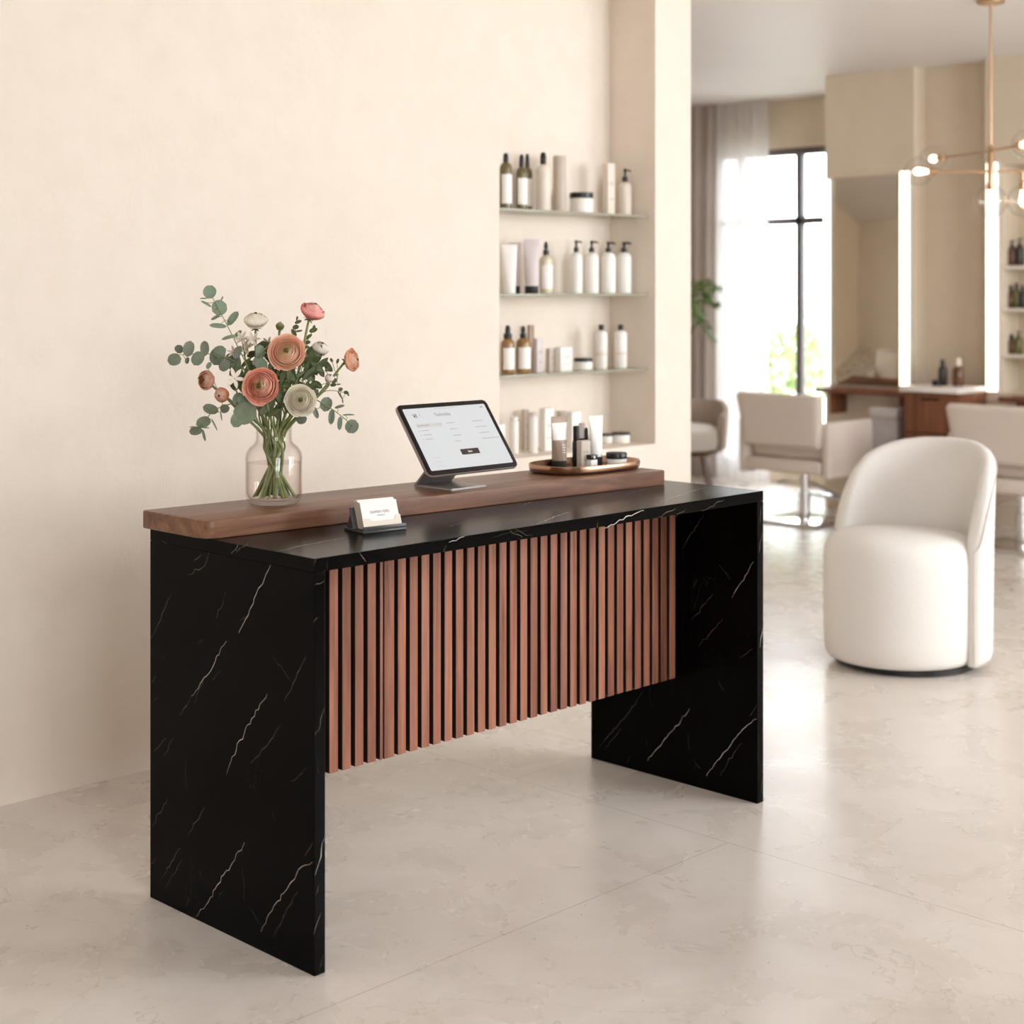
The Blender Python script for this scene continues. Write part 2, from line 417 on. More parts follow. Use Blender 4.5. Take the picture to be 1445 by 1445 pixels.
def window(name, plane, a0, a1, z0, z1, w, bars_a, bars_z, x0, x1):
    b = MB(); R = lambda p, q, r, s: b.box((x0, p, r), (x1, q, s), bev=.004) if plane == 'X' else b.box((p, x0, r), (q, x1, s), bev=.004)
    R(a0, a0+w, z0, z1); R(a1-w, a1, z0, z1); R(a0+w, a1-w, z0, z0+w); R(a0+w, a1-w, z1-w, z1)
    for a in bars_a: R(a-w/2, a+w/2, z0+w, z1-w)
    for z in bars_z: R(a0+w, a1-w, z-w/2, z+w/2)
    o = struct(b.build(name, M_FRAME))
    g = MB(); m = (x0+x1)/2
    if plane == 'X': g.box((m-.003, a0+.01, z0+.01), (m+.003, a1-.01, z1-.01))
    else: g.box((a0+.01, m-.003, z0+.01), (a1-.01, m+.003, z1-.01))
    g.build('pane', M_PANE, o, smooth=False); return o
window('window_1', 'X', WY0, WY1, WZ0, WZ1, .055, [4.235, 4.79], [2.02], 8.04, 8.10)
window('window_2', 'Y', RX0, RX1, RZ0, RZ1, .05, [3.75], [], -4.33, -4.27)
window('added_rear_window', 'Y', EX0, EX1, RZ0, RZ1, .05, [6.05], [], -4.33, -4.27)  # unseen window added to raise the light in the rear
window('added_fill_window', 'Y', FX0, FX1, RZ0, RZ1, .05, [-1.6], [], -4.33, -4.27)  # unseen window added behind the camera as front fill

# ------------------------------------------------------------------ outside
b = MB(); b.box((8.2, -6, -.25), (30, 20, -.15)); struct(b.build('ground', simple('garden_ground', S(206, 202, 196), .9, var=.2, scale=1), smooth=False))
def tree(x, y, h, r, label, seed):
    rnd = random.Random(seed); t = thing('garden_tree', label, 'tree', (x, y, -.15), 0, 'trees outside the far window')
    b = MB(); b.tube([(0, 0, 0), (.04, .03, h*.35), (-.02, .05, h*.7)], [.07, .05, .03]); b.build('trunk', simple('bark', S(110, 92, 74), .9), t)
    b = MB()
    for i in range(420):
        d = Vector((rnd.gauss(0, 1), rnd.gauss(0, 1), rnd.gauss(0, 1))).normalized()*rnd.uniform(.35, 1)
        p = Vector((d.x*r, d.y*r, h*.62 + d.z*h*.40)); n = Vector((rnd.gauss(0, 1), rnd.gauss(0, 1), rnd.gauss(0, 1))).normalized()
        u = n.orthogonal().normalized(); w = n.cross(u); s = rnd.uniform(.05, .1)
        b.quad([p-u*s, p-w*s*.5, p+u*s, p+w*s*.5])
    b.build('foliage', M_TREE, t, smooth=False, recalc=False)
tree(10.8, 5.55, 1.75, .5, 'sunlit leafy tree seen through the window directly beside the middle bar', 3)
tree(11.2, 6.7, 1.5, .55, 'sunlit leafy tree seen through the window next to the sheer curtain', 4)

# ------------------------------------------------------------------ curtains
def curtain(name, label, x, y0, y1, m, amp, folds, seed):
    rnd = random.Random(seed); b = MB(); n = folds*12; R = []
    ph = [rnd.uniform(-.5, .5) for _ in range(folds+2)]
    for k, z in enumerate([.008, .3, .8, 1.4, 2.0, 2.5, 2.9, 2.948]):
        row = []
        for i in range(n+1):
            u = i/n; q = u*folds; w = ph[int(q)]*(1-(q % 1)) + ph[int(q)+1]*(q % 1)
            a = amp*(1-.35*z/H)
            row.append((x + a*math.sin(2*PI*q + w*1.6) + .012*w, y0+(y1-y0)*u + .012*math.sin(q*2.1+z), z))
        R.append(row)
    b.rings(R, 0, False, False, closed=False)
    o = b.build(name, m, recalc=False); tag(o, label, 'curtain'); return o
curtain('sheer_curtain', 'white translucent sheer curtain hanging over the left edge of the tall window', 7.88, 4.40, 4.87, M_SHEER, .035, 6, 5)
curtain('drape', 'greyish taupe full-length drape gathered beside the white sheer', 7.84, 4.86, 5.75, M_DRAPE, .05, 8, 6)

# ------------------------------------------------------------------ mirror station
o = MB().box((7.085, 2.80, .85), (7.099, 3.30, 2.245), bev=.003).build('wall_mirror_panel', M_MIRROR)
o.name = 'mirror'; tag(o, 'tall frameless rectangular mirror between two lit strips on the beige pilaster', 'mirror')
def led(name, y0, y1, z0, z1, label):
    t = thing(name, label, 'light', (7.10, (y0+y1)/2, z0), 0, 'vertical light strips of the mirror wall'); w = (y1-y0)/2
    MB().box((-.028, -w, 0), (-.001, w, z1-z0), bev=.004).build('housing', M_LABEL, t)
    MB().box((-.034, -w+.004, .006), (-.0275, w-.004, z1-z0-.006), bev=.003).build('diffuser', M_LED, t)
led('light_strip', 3.318, 3.372, .834, 2.245, 'glowing vertical light strip on the mirror edge beside the window')
led('light_strip', 2.712, 2.785, .835, 2.27, 'glowing vertical light strip on the mirror edge above the drawer cabinet')
led('light_strip', 2.09, 2.17, .845, 2.29, 'glowing vertical light strip beside the reflected dark bottles')
def counter(y0, y1, label):
    t = thing('wall_counter', label, 'counter', (7.1, (y0+y1)/2, .80), 0, 'walnut counters under the mirrors'); w = (y1-y0)/2
    MB().box((-.20, -w, 0), (-.001, w, .032), bev=.004).build('counter_top', M_CABWOOD, t)
    for s in (-1, 1): MB().box((-.17, s*w*.7-.012, -.14), (-.001, s*w*.7+.012, -.0005), bev=.003).build('bracket', M_CABWOOD, t)
counter(2.585, 3.33, 'thin walnut wall counter under the tall mirror, left of the drawer cabinet')
counter(1.2, 2.0, 'thin walnut wall counter below the reflected shelves, right of the drawer cabinet')
# drawer cabinet
t = thing('drawer_cabinet', 'walnut drawer cabinet with white top standing between the mirror stations', 'cabinet', (6.92, 2.372, 0))
MB().box((-.16, -.195, .06), (.178, .195, .846), bev=.003).build('body', M_CABWOOD, t)
MB().box((-.13, -.17, 0), (.178, .17, .0595)).build('plinth', M_BLACK, t)
for i, (z0, z1) in enumerate(((.075, .32), (.33, .585), (.595, .835))):
    d = MB().box((-.178, -.188, z0), (-.1605, .188, z1), bev=.003).build('drawer', M_CABWOOD, t)
    MB().box((-.190, -.06, z1-.035), (-.1785, .06, z1-.022), bev=.003).build('handle', M_BLACKM, d)
MB().box((-.20, -.203, .8465), (.143, .203, .882), bev=.004).build('cabinet_top', M_COUNTERW, t)
t = thing('waste_bin', 'pale grey square bin on the floor under the walnut counter beside the drawer cabinet', 'bin', (6.93, 2.76, 0))
b = MB(); b.box((-.10, -.10, 0), (.10, .10, .66), bev=.01); b.build('body', simple('bin_grey', S(190, 186, 188), .5), t)
MB().box((-.105, -.105, .6605), (.105, .105, .73), bev=.012).build('lid', simple('bin_lid_grey', S(202, 198, 198), .5), t)

# mirror reflection of shelves and dark bottles, built solid in the alcove
ALC = [(375, 'upper'), (435, 'middle'), (500, 'lowest')]
def dark_bottle(name, label, loc, h, r, m, capm, group, caph=.25, pump=False):
    t = thing(name, label, 'bottle', loc, 0, group); hb = h*(1-caph)
    MB().lathe([(r*.9, 0), (r, .006), (r, hb*.82), (r*.75, hb*.94), (r*.42, hb)], seg=20).build('body', m, t)
    if pump:
        MB().lathe([(r*.45, hb+.0003), (r*.45, hb+h*.07), (r*.2, hb+h*.08), (r*.2, hb+h*.2)], seg=14).build('collar', capm, t)
        MB().box((-r*.3, -r*.9, hb+h*.2+.0003), (r*.3, r*.35, hb+h*caph), bev=.003).build('pump_head', capm, t)
    else:
        MB().lathe([(r*.5, hb+.0003), (r*.5, h*.98), (r*.45, h)], seg=14).build('cap', capm, t)
    return t
for py, nm in ALC:
    z = onX(1425, py, 7.12).z
    t = MB().box((7.105, AY0+.003, z-.022), (7.316, AY1-.003, z), bev=.003).build('reflected_shelf', M_COUNTERW)
    tag(t, {'upper': 'thin white reflected shelf, highest of three holding dark bottles', 'middle': 'thin white reflected shelf, middle of three holding dark bottles',
            'lowest': 'thin white reflected shelf, lowest of three holding dark bottles'}[nm], 'shelf', 'reflected white shelves built in the alcove')
G = 'reflected dark bottles built on the alcove shelves'
ab = [  # px, py_base, height px, width px, body, cap, pump, label
 (1420, 375, 33, 12, M_DARKPK, M_BLACK, False, 'squat black bottle on the highest reflected shelf next to the light strip'),
 (1431, 375, 33, 9, M_BROWNG, M_BLACK, True, 'brown pump bottle on the highest reflected shelf, second from the light strip'),
 (1441, 375, 36, 9, M_DARKPK, M_BLACK, True, 'slim black pump bottle on the highest reflected shelf at the image edge'),
 (1419, 435, 38, 9, M_DARKPK, M_BLACK, False, 'tall black bottle on the middle reflected shelf next to the light strip'),
 (1428.5, 435, 29, 8, M_BROWNG, M_BLACK, False, 'short brown bottle on the middle reflected shelf, second from the light strip'),
 (1437, 435, 33, 8, M_GREENB, M_DARKPK, False, 'olive green bottle on the middle reflected shelf, third from the light strip'),
 (1445.5, 435, 30, 8, M_DARKPK, M_BLACK, False, 'short black bottle on the middle reflected shelf cut by the image edge'),
 (1420, 500, 38, 11, M_DARKPK, M_BLACK, False, 'broad black bottle on the lowest reflected shelf next to the light strip'),
 (1430.5, 500, 25, 8, M_BROWNG, M_BLACK, False, 'small brown bottle on the lowest reflected shelf between black and olive ones'),
 (1439.5, 500, 30, 9, M_GREENB, M_DARKPK, True, 'olive green pump bottle on the lowest reflected shelf'),
]
for px, py, hp, wp, m, cm, pu, lab in ab:
    p = onX(px-2.5, py, 7.20); zz = onX(1425, py, 7.12).z; t_ = (p-CAM).dot(FW)
    dark_bottle('bottle', lab, (p.x, p.y, zz+.0005), hp*1.08*t_/FPX, wp*1.36*t_/FPX/2, m, cm, G, .25, pu)
p = onX(1330, 545, 6.95); dark_bottle('bottle', 'black capped bottle with pale label standing on the white cabinet top', (6.95, p.y, .8825), .165, .029, M_DARKPK, M_BLACK, 'toiletries on the drawer cabinet')
p = onX(1352, 545, 6.95); dark_bottle('bottle', 'brown bottle with cream cap standing on the white cabinet top', (6.95, p.y, .8825), .175, .034, M_BROWNG, M_CREAMP, 'toiletries on the drawer cabinet', .28)
p = onX(1322, 545, 6.86); t = thing('small_jar', 'tiny black jar in front of the bottles on the white cabinet top', 'jar', (6.86, p.y, .8825), 0, 'toiletries on the drawer cabinet')
MB().lathe([(.028, 0), (.03, .005), (.03, .024)]).build('body', M_BLACK, t); MB().lathe([(.031, .0243), (.031, .036), (.028, .038)]).build('lid', M_BLACKM, t)
# ------------------------------------------------------------------ salon chairs
def salon_chair(loc, label, rz):
    t = thing('styling_chair', label, 'chair', loc, rz, 'salon styling chairs')
    b = MB(); R = []
    for z, hw, x in ((.50, .27, -.235), (.52, .285, -.24), (.68, .30, -.262), (.81, .315, -.285), (.835, .30, -.288)):
        d = .045 if .5 < z < .83 else .03; n = 6; pts = []
        for k in range(32):
            a = 2*PI*k/32; c, s_ = math.cos(a), math.sin(a)
            pts.append((x + d*math.copysign(abs(c)**.4, c), hw*math.copysign(abs(s_)**.35, s_), z))
        R.append(pts)
    b.rings(R); b.build('backrest', M_SALON, t)
    MB().box((-.25, -.282, .335), (.27, .282, .42), bev=.02).build('seat_base', M_SALON, t)
    MB().box((-.19, -.275, .4205), (.28, .275, .50), bev=.028, seg=3).build('seat_cushion', M_SALON, t)
    for s in (-1, 1):
        b = MB(); b.box((-.24, min(s*.285, s*.345), .315), (.26, max(s*.285, s*.345), .665), bev=.016, seg=3); b.build('armrest', M_SALON, t)
    MB().box((-.10, -.10, .318), (.10, .10, .3345), bev=.003).build('mounting_plate', M_CHROME, t)
    MB().lathe([(.036, .021), (.036, .20), (.028, .202), (.028, .3175)], seg=24).build('column', M_CHROME, t)
    MB().box((-.24, -.24, .0), (.24, .24, .0205), bev=.006).build('floor_plate', M_CHROME, t)
    b = MB(); b.tube(bez([(.03, -.03, .25), (.20, -.12, .16), (.34, -.14, .13)], 6), .011); b.tube(bez([(.03, .03, .25), (.20, .12, .16), (.34, .14, .13)], 6), .011)
    b.tube([(.34, -.17, .13), (.34, .17, .13)], .014); b.build('footrest', M_CHROME, t)
    b = MB(); b.tube([(-.02, 0, .27), (-.16, .06, .27), (-.2, .07, .262)], .006); b.build('pump_lever', M_CHROME, t)
p = onZ(1130, 737, 0); salon_chair((6.44, 3.10, 0), 'greige styling chair seen from behind, facing the tall mirror beside the window', 0)
salon_chair((6.42, 1.60, 0), 'greige styling chair facing the reflected shelves, partly hidden by the cream tub chair', 0)
# lounge chair peeking out behind the wall
t = thing('lounge_chair', 'taupe lounge chair with white cushion showing past the wall end below the drape', 'armchair', (6.70, 4.32, 0), math.radians(215))
b = MB(); R = []
for k in range(33):
    a = -2.0 + 4.0*k/32; c, s_ = -math.cos(a), math.sin(a); h = .70 - .10*max(0, abs(a)-1.1)
    R.append([(c*r, s_*r, z) for r, z in ((.31, .36), (.325, .38), (.345, h-.02), (.335, h), (.305, h), (.295, h-.02), (.285, .38), (.29, .36))])
b.rings(R); b.build('backrest', simple('taupe_upholstery', S(168, 152, 140), .85), t)
MB().lathe([(.24, .36), (.285, .375), (.30, .43), (.29, .50), (.22, .535), (.05, .545)], seg=32).build('seat_cushion', M_FABRIC, t)
MB().lathe([(.27, .335), (.28, .3595)], seg=32).build('seat_frame', M_BROWNG, t)
for sx in (-1, 1):
    for sy in (-1, 1): MB().tube([(sx*.17, sy*.17, .335), (sx*.22, sy*.22, 0)], [.016, .010]).build('leg', M_BROWNG, t)
# potted palm
rnd = random.Random(11); pp = Vector((7.16, 4.83, 0))
t = thing('potted_palm', 'green palm whose fronds show past the wall end in front of the drape', 'plant', pp)
MB().lathe([(.13, 0), (.17, .02), (.20, .38), (.21, .40), (.19, .40), (.18, .36)], cap1=False, seg=28).build('pot', M_POT, t)
MB().lathe([(.02, .352), (.184, .35)], cap0=True, cap1=False).build('soil', M_SOIL, t)
stem = MB(); lv = MB()
view_r = RT
for i in range(10):
    a = i*2.4 + .3; d = Vector((math.cos(a), math.sin(a), 0))
    if i < 3: d = (view_r*1.0 + FW*(.3-.3*i)).normalized()
    reach = .42 if i >= 3 else (.40, .34, .36)[i]; top = (1.48, 1.22, 1.36)[i % 3] if i < 3 else rnd.uniform(1.2, 1.55)
    pts = bez([(0, 0, .36), d*reach*.25 + Vector((0, 0, top*.72)), d*reach*.65 + Vector((0, 0, top)), d*reach + Vector((0, 0, top+.03-.10*(i % 2)))], 8)
    stem.tube(pts, .007, 6); sd = d.cross(Vector((0, 0, 1)))
    for k in range(10, len(pts)):
        p = pts[k]; dd = (pts[k]-pts[k-1]).normalized(); ln = .15*(1-abs(k-17)/16)
        for s in (-1, 1):
            tip = p + (sd*s*.75 + dd*.75 + Vector((0, 0, -.35)))*ln; m = (p+tip)/2 + Vector((0, 0, .02)); w = dd*.017
            lv.quad([p, m-w, tip, m+w])
stem.build('stems', M_STEM, t); lv.build('fronds', M_PALM, t, smooth=False, recalc=False)

# ------------------------------------------------------------------ chandelier
P = atT(1398, 412, 8.0); cx, cy = P.x, P.y
t = thing('chandelier', 'brass chandelier with clear glass globes hanging from the ceiling', 'chandelier', (cx, cy, H))
zz = lambda py, tt=8.0: 1.475 + (412-py)/FPX*tt - H
MB().lathe([(.068, -.0005), (.068, -.018), (.02, -.026)], seg=28).build('canopy', M_BRASS, t)
MB().lathe([(.0065, -.0262), (.0065, zz(212))], seg=12).build('rod', M_BRASS, t)
MB().lathe([(.011, zz(205)), (.016, zz(207)), (.016, zz(258)), (.010, zz(260))], seg=16).build('hub', M_BRASS, t)
def globe(c, d, r, label=None):
    # c: globe centre, d: direction from the globe back to its arm
    c = Vector(c); d = Vector(d).normalized()
    g = MB().sphere(c, r, 32, 20).build('globe', M_GLOBE, t)
    MB().lathe([(.017, r-.028), (.019, r-.018), (.019, r+.012), (.008, r+.02)], c, 16, axis=d).build('socket', M_BRASS, g)
    MB().lathe([(.004, -.024), (.016, -.012), (.0185, .005), (.012, .03), (.010, r-.0285)], c, 16, axis=d).build('bulb', M_BULB, g)
def arm(a, c): MB().tube([a, c], .0062, 10).build('arm', M_BRASS, t)
zu, zl = zz(213), zz(242)
u1 = Vector((RT*-.165 + FW*.47)); u2 = Vector((RT*.06 + FW*-.38)) ; Z = Vector((0, 0, 1))
r1 = .074
for u in (u1, u2):
    L = u.length; n = u.normalized(); arm(Z*zu + n*.014, Z*zu + n*(L-r1-.018)); globe(Z*zu + u, -n, r1)
u3 = RT*-.365; u4 = RT*.33
for u in (u3, u4):
    n = u.normalized(); arm(Z*zl + n*.014, Z*zl + n*(u.length-r1-.018)); globe(Z*zl + u, -n, r1)
globe(Z*zz(284), Z, .082)
q = RT*.163; arm(Z*zl+q, Z*(zz(284)+.098)+q); globe(Z*zz(284)+q, Z, .082)

# ------------------------------------------------------------------ tub chair
d = Vector((-.997, .06, 0)); cc = Vector((3.425, .560, 0)) - RT*.006 + FW*.08
t = thing('tub_chair', 'rounded cream tub chair with wraparound back and black swivel base', 'armchair', cc, math.atan2(d.y, d.x))
MB().lathe([(.265, 0), (.272, .004), (.272, .024), (.262, .028)], seg=64).build('swivel_base', M_BLACK, t)
b = MB(); R = []
prof = [(.255, .029), (.282, .034), (.295, .055), (.300, .12), (.302, .30), (.302, .42), (.296, .465), (.278, .497), (.245, .515), (.15, .529), (.04, .532)]
R = []
for r, z in prof:
    ring = []
    for k in range(72):
        a = 2*PI*k/72; ring.append((.034 + r*math.cos(a)*1.01, r*math.sin(a)*.99, z + (.004*math.cos(a) if z > .5 else 0)))
    R.append(ring)
b.rings(R); b.build('seat', M_FABRIC, t, ang=70)
HP = [(0, .876), (22, .870), (38, .856), (52, .830), (64, .795), (74, .735), (83, .645), (89, .56), (93, .49)]
def hgt(a):
    a = abs(a)
    for (a0, h0), (a1, h1) in zip(HP, HP[1:]):
        if a <= a1: u = (a-a0)/(a1-a0); return h0+(h1-h0)*u
    return HP[-1][1]
R = []; seam = []; n = 84; AM = 93
for k in range(n+1):
    a = -AM + 2*AM*k/n
    h = (hgt(a-2.2) + hgt(a-1.1) + hgt(a) + hgt(a+1.1) + hgt(a+2.2))/5; ar = math.radians(a)
    e = min(1, (AM-abs(a))/5); e = math.sqrt(max(0, 1-(1-e)**2)); th = .030*(.35+.65*e)
    rm = .306; lean = lambda z: .012*max(0, (z-.3)/.5)
    pr = [(rm+th*.7, .032), (rm+th, .06), (rm+th, h*.6), (rm+th, h-.035), (rm+th*.8, h-.012), (rm+th*.3, h), (rm-th*.4, h-.001), (rm-th*.9, h-.016), (rm-th*1.15, h-.045), (rm-th*1.15, h*.6), (rm-th, .06), (rm-th*.8, .032)]
    R.append([(-(r+lean(z))*math.cos(ar), -(r+lean(z))*math.sin(ar), z) for r, z in pr])
    seam.append((-(rm+th+.001+lean(h))*math.cos(ar), -(rm+th+.001+lean(h))*math.sin(ar), h-.030))
b = MB(); b.rings(R); bk = b.build('backrest', M_FABRIC, t, ang=75)
seam = [Vector((s.x, s.y, .05)) for s in [Vector(seam[0])]] + [Vector(s) for s in seam] + [Vector((seam[-1][0], seam[-1][1], .05))]
MB().tube(seam, .0028, 6).build('piping', M_SALON, bk)
# ================================================================== RECEPTION DESK
L, D, HT, TH = 1.645, .64, .90, .030
desk = thing('reception_desk', 'black marble waterfall reception desk with slatted wood front and raised walnut ledge', 'desk', (0, 0, 0))
def jag(pts, amp=.0035, seg=7):
    out = []; P = [Vector(p) for p in pts]
    for a, c in zip(P, P[1:]):
        n = max(3, int((c-a).length/.012))
        for k in range(n):
            p = a.lerp(c, k/n)
            out.append(p + (Vector((random.uniform(-1, 1), random.uniform(-1, 1), random.uniform(-1, 1)))*amp if out else Vector()))
    out.append(P[-1]); return out
def veins(b, lst, proj, nrm, flat, conv):
    for ln in lst:
        w = ln[0]*.66; pts = jag([proj(*conv(*p)) for p in ln[1:]])
        for p in pts: flat(p)
        b.strip(pts, nrm, w, 1 if w > .0012 else 2)
A1 = lambda x, y: (180 + x*.36, 640 + y*.36)       # zoom windows the veins were read in
A3 = lambda x, y: (x*.346, 1000 + y*.346)
A2 = lambda x, y: (680 + x*.36, 640 + y*.36)
mm = [M_MARBLE, M_VEIN, M_VEINDIM]
# left side panel
b = MB(); b.box((0, 0, 0), (TH, D, HT-TH-.0006), bev=.0012)
def fX(p): p.x = -.0002
V1 = [(.0022, (560, 437), (520, 520), (470, 630), (435, 705)), (.0021, (388, 735), (350, 800), (310, 870), (250, 950)), (.0012, (250, 950), (203, 1025)),
 (.002, (548, 940), (480, 1055), (425, 1160), (388, 1260)), (.0013, (600, 1065), (540, 1150), (483, 1215)), (.0015, (700, 795), (660, 880), (615, 970)),
 (.0015, (320, 390), (300, 440), (235, 475)), (.0015, (172, 545), (140, 620), (92, 725)), (.0010, (390, 540), (345, 650)), (.0010, (705, 1230), (640, 1285)),
 (.0011, (150, 1115), (105, 1170)), (.0009, (180, 1115), (140, 1190)), (.0009, (365, 850), (330, 890)), (.001, (110, 870), (95, 900)), (.001, (120, 945), (98, 975)),
 (.0008, (475, 635), (440, 655)), (.0008, (300, 725), (275, 750)), (.0013, (290, 395), (260, 420)), (.0012, (135, 340), (158, 358)), (.0008, (570, 790), (640, 890)), (.001, (300, 880), (260, 985))]
V3 = [(.0013, (685, 365), (620, 480)), (.0015, (838, 400), (800, 460), (765, 520)), (.0014, (735, 570), (690, 640), (660, 690)), (.0009, (745, 610), (675, 730)),
 (.002, (998, 545), (940, 640), (905, 690), (840, 800), (800, 850)), (.0009, (910, 740), (890, 775)), (.0022, (1275, 625), (1220, 655), (1190, 710), (1130, 790), (1090, 850), (1065, 910)),
 (.0012, (1215, 745), (1165, 830), (1115, 935)), (.0014, (1275, 545), (1245, 600)), (.0011, (640, 610), (614, 635)), (.0008, (1015, 805), (1060, 880)), (.0009, (775, 770), (755, 810)), (.0008, (810, 650), (825, 700)),
 (.0007, (755, 200), (765, 340)), (.0007, (990, 640), (998, 790)), (.0007, (1115, 420), (1122, 460))]
veins(b, V1, lambda x, y: onX(x, y, 0), (-1, 0, 0), fX, A1); veins(b, V3, lambda x, y: onX(x, y, 0), (-1, 0, 0), fX, A3)
def fY(p): p.y = -.0002
VF = [(.0018, (770, 1000), (755, 1060), (735, 1112)), (.0016, (770, 500), (735, 515)), (.0014, (745, 640), (730, 665))]
VF3 = [(.002, (1325, 525), (1305, 600), (1285, 680)), (.0018, (1310, 830), (1280, 920)), (.0012, (1325, 1000), (1300, 1070)), (.0012, (1305, 715), (1285, 760))]
veins(b, VF, lambda x, y: onY(x, y, 0), (0, -1, 0), fY, A1); veins(b, VF3, lambda x, y: onY(x, y, 0), (0, -1, 0), fY, A3)
b.build('side_panel', mm, desk, smooth=False, recalc=False)
# right side panel
b = MB(); b.box((L-TH, 0, 0), (L, D, HT-TH-.0006), bev=.0012); XI = L-TH
def fXi(p): p.x = XI-.0002
V2 = [(.0022, (1065, 425), (1010, 520), (980, 565)), (.0015, (905, 550), (860, 610), (825, 650)), (.0014, (945, 650), (900, 700), (850, 755)), (.0015, (870, 240), (830, 300), (785, 375)),
 (.0012, (1060, 765), (1010, 800)), (.0014, (630, 935), (560, 1040), (510, 1090), (460, 1150)), (.0022, (815, 1000), (770, 1060), (725, 1110), (690, 1150), (650, 1205)),
 (.0026, (1078, 1040), (1020, 1080), (960, 1160), (910, 1220), (880, 1265)), (.0014, (1020, 1135), (970, 1200), (935, 1265)), (.0013, (1078, 985), (1050, 1030)), (.0009, (830, 1195), (860, 1240)),
 (.0008, (925, 890), (950, 930)), (.001, (585, 1185), (565, 1215)), (.0011, (550, 1075), (480, 1160)), (.0008, (930, 435), (975, 495)), (.0008, (640, 1115), (650, 1150)), (.0008, (810, 1100), (812, 1170))]
veins(b, V2, lambda x, y: onX(x, y, XI), (-1, 0, 0), fXi, A2)
VR = [(.0022, (1104, 655), (1090, 760)), (.0018, (1100, 300), (1086, 390)), (.0016, (1104, 1260), (1094, 1330)), (.0014, (1097, 205), (1088, 280))]
veins(b, VR, lambda x, y: onY(x, y, 0), (0, -1, 0), fY, A2)
b.build('side_panel', mm, desk, smooth=False, recalc=False)
# marble top
b = MB(); b.box((0, 0, HT-TH), (L, D, HT), bev=.0012)
def fZ(p): p.z = HT+.0002
VT = [(.003, (215, 277), (270, 255), (340, 228)), (.0026, (700, 190), (800, 155), (878, 132)), (.0014, (150, 208), (200, 185)), (.001, (40, 330), (110, 310), (180, 300)), (.001, (560, 160), (640, 140), (720, 128))]
VT1 = [(.0024, (590, 385), (680, 362), (850, 332)), (.0016, (1250, 290), (1340, 262)), (.0013, (1180, 350), (1330, 322)), (.0012, (700, 360), (880, 320)), (.0016, (440, 352), (408, 392)), (.0013, (470, 352), (425, 388))]
veins(b, VT, lambda x, y: onZ(x, y, HT), (0, 0, 1), fZ, A2); veins(b, VT1, lambda x, y: onZ(x, y, HT), (0, 0, 1), fZ, A1)
VS = [(.0042, (480, 293), (540, 262), (635, 223)), (.0016, (760, 250), (800, 215)), (.0014, (160, 330), (110, 300)), (.0016, (690, 250), (760, 215)), (.0012, (860, 225), (950, 180)), (.0012, (455, 265), (452, 295)), (.0010, (200, 330), (120, 290))]
VS1 = [(.0018, (905, 380), (935, 425)), (.0012, (1240, 385), (1250, 360)), (.0022, (1320, 325), (1260, 348)), (.0014, (1165, 400), (1150, 410))]
veins(b, VS, lambda x, y: onY(x, y, 0), (0, -1, 0), fY, A2); veins(b, VS1, lambda x, y: onY(x, y, 0), (0, -1, 0), fY, A1)
b.build('countertop', mm, desk, smooth=False, recalc=False)
# slatted front
b = MB(); SY, SZ0 = .29, .314
b.box((TH+.0005, SY+.018, SZ0+.002), (XI-.0005, SY+.040, HT-TH-.0006), 1)
x = TH+.006; k = 0; rnd = random.Random(2)
while x < XI-.02:
    wd = .0268
    if abs(x-.425) < .02: wd = .010
    elif abs(x-.44) < .022 and wd: wd = .033
    b.box((x, SY, SZ0 + rnd.uniform(0, .0015)), (min(x+wd, XI-.001), SY+.0185, HT-TH-.0008), 0, bev=.0012, seg=1)
    x += .0400 if wd < .03 and wd > .02 else (wd + (.004 if wd < .02 else .0122)); k += 1
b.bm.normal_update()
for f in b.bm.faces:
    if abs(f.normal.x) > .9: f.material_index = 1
b.build('slat_panel', [M_SLAT, M_GAP], desk, smooth=False)
# raised walnut ledge
LA = -.056
def ledge_pt(u, v): # u along, v from front (0) to back (1)
    x = -.014 + u*1.572; return (x, .381 + LA*x + v*.272)
def rc(c, d0, d1, r, n=6):
    c = Vector(c); d0 = Vector(d0).normalized(); d1 = Vector(d1).normalized(); out = []
    for k in range(n+1):
        t = k/n; p0 = c + d0*r; p1 = c + d1*r; out.append(tuple((p0*(1-t)**2 + c*2*t*(1-t) + p1*t*t)))
    return out
q = [ledge_pt(0, 0), ledge_pt(1, 0), ledge_pt(1, 1), ledge_pt(0, 1)]
Q = [Vector(p) for p in q]; poly = []
for i, r in enumerate((.035, .006, .008, .008)):
    poly += rc(Q[i], Q[i-1]-Q[i], Q[(i+1) % 4]-Q[i], r)
LZ = .943
MB().prism(poly, HT+.0006, LZ, 0, bev=.003).build('raised_ledge', M_WALNUT, desk, ang=50)

# ------------------------------------------------------------------ tablet on a folded stand
tx, ty, tz = .833, .36, .993; tw, thh = .335, .223
tilt = math.atan2(.178, .133)
t = thing('tablet', 'black framed tablet showing a white booking screen on the walnut ledge', 'tablet', (tx, ty, tz))
Rt = Matrix.Rotation(tilt, 4, 'X')    # local x right, y up along the screen, z out of the screen
def rrect(x0, y0, x1, y1, r, n=6):
    out = []
    for cx_, cy_, a0 in ((x1-r, y0+r, -90), (x1-r, y1-r, 0), (x0+r, y1-r, 90), (x0+r, y0+r, 180)):
        for k in range(n+1):
            a = math.radians(a0 + 90*k/n); out.append((cx_+r*math.cos(a), cy_+r*math.sin(a)))
    return out
def tab(b, name, m, par, **kw):
    o = b.build(name, m, None, **kw); o.data.transform(Rt); o.parent = par; return o
b = MB(); b.prism(rrect(-tw/2, 0, tw/2, thh, .014), -.010, -.0012, 0, bev=.002); tab(b, 'case', M_GREYMETAL, t, ang=40)
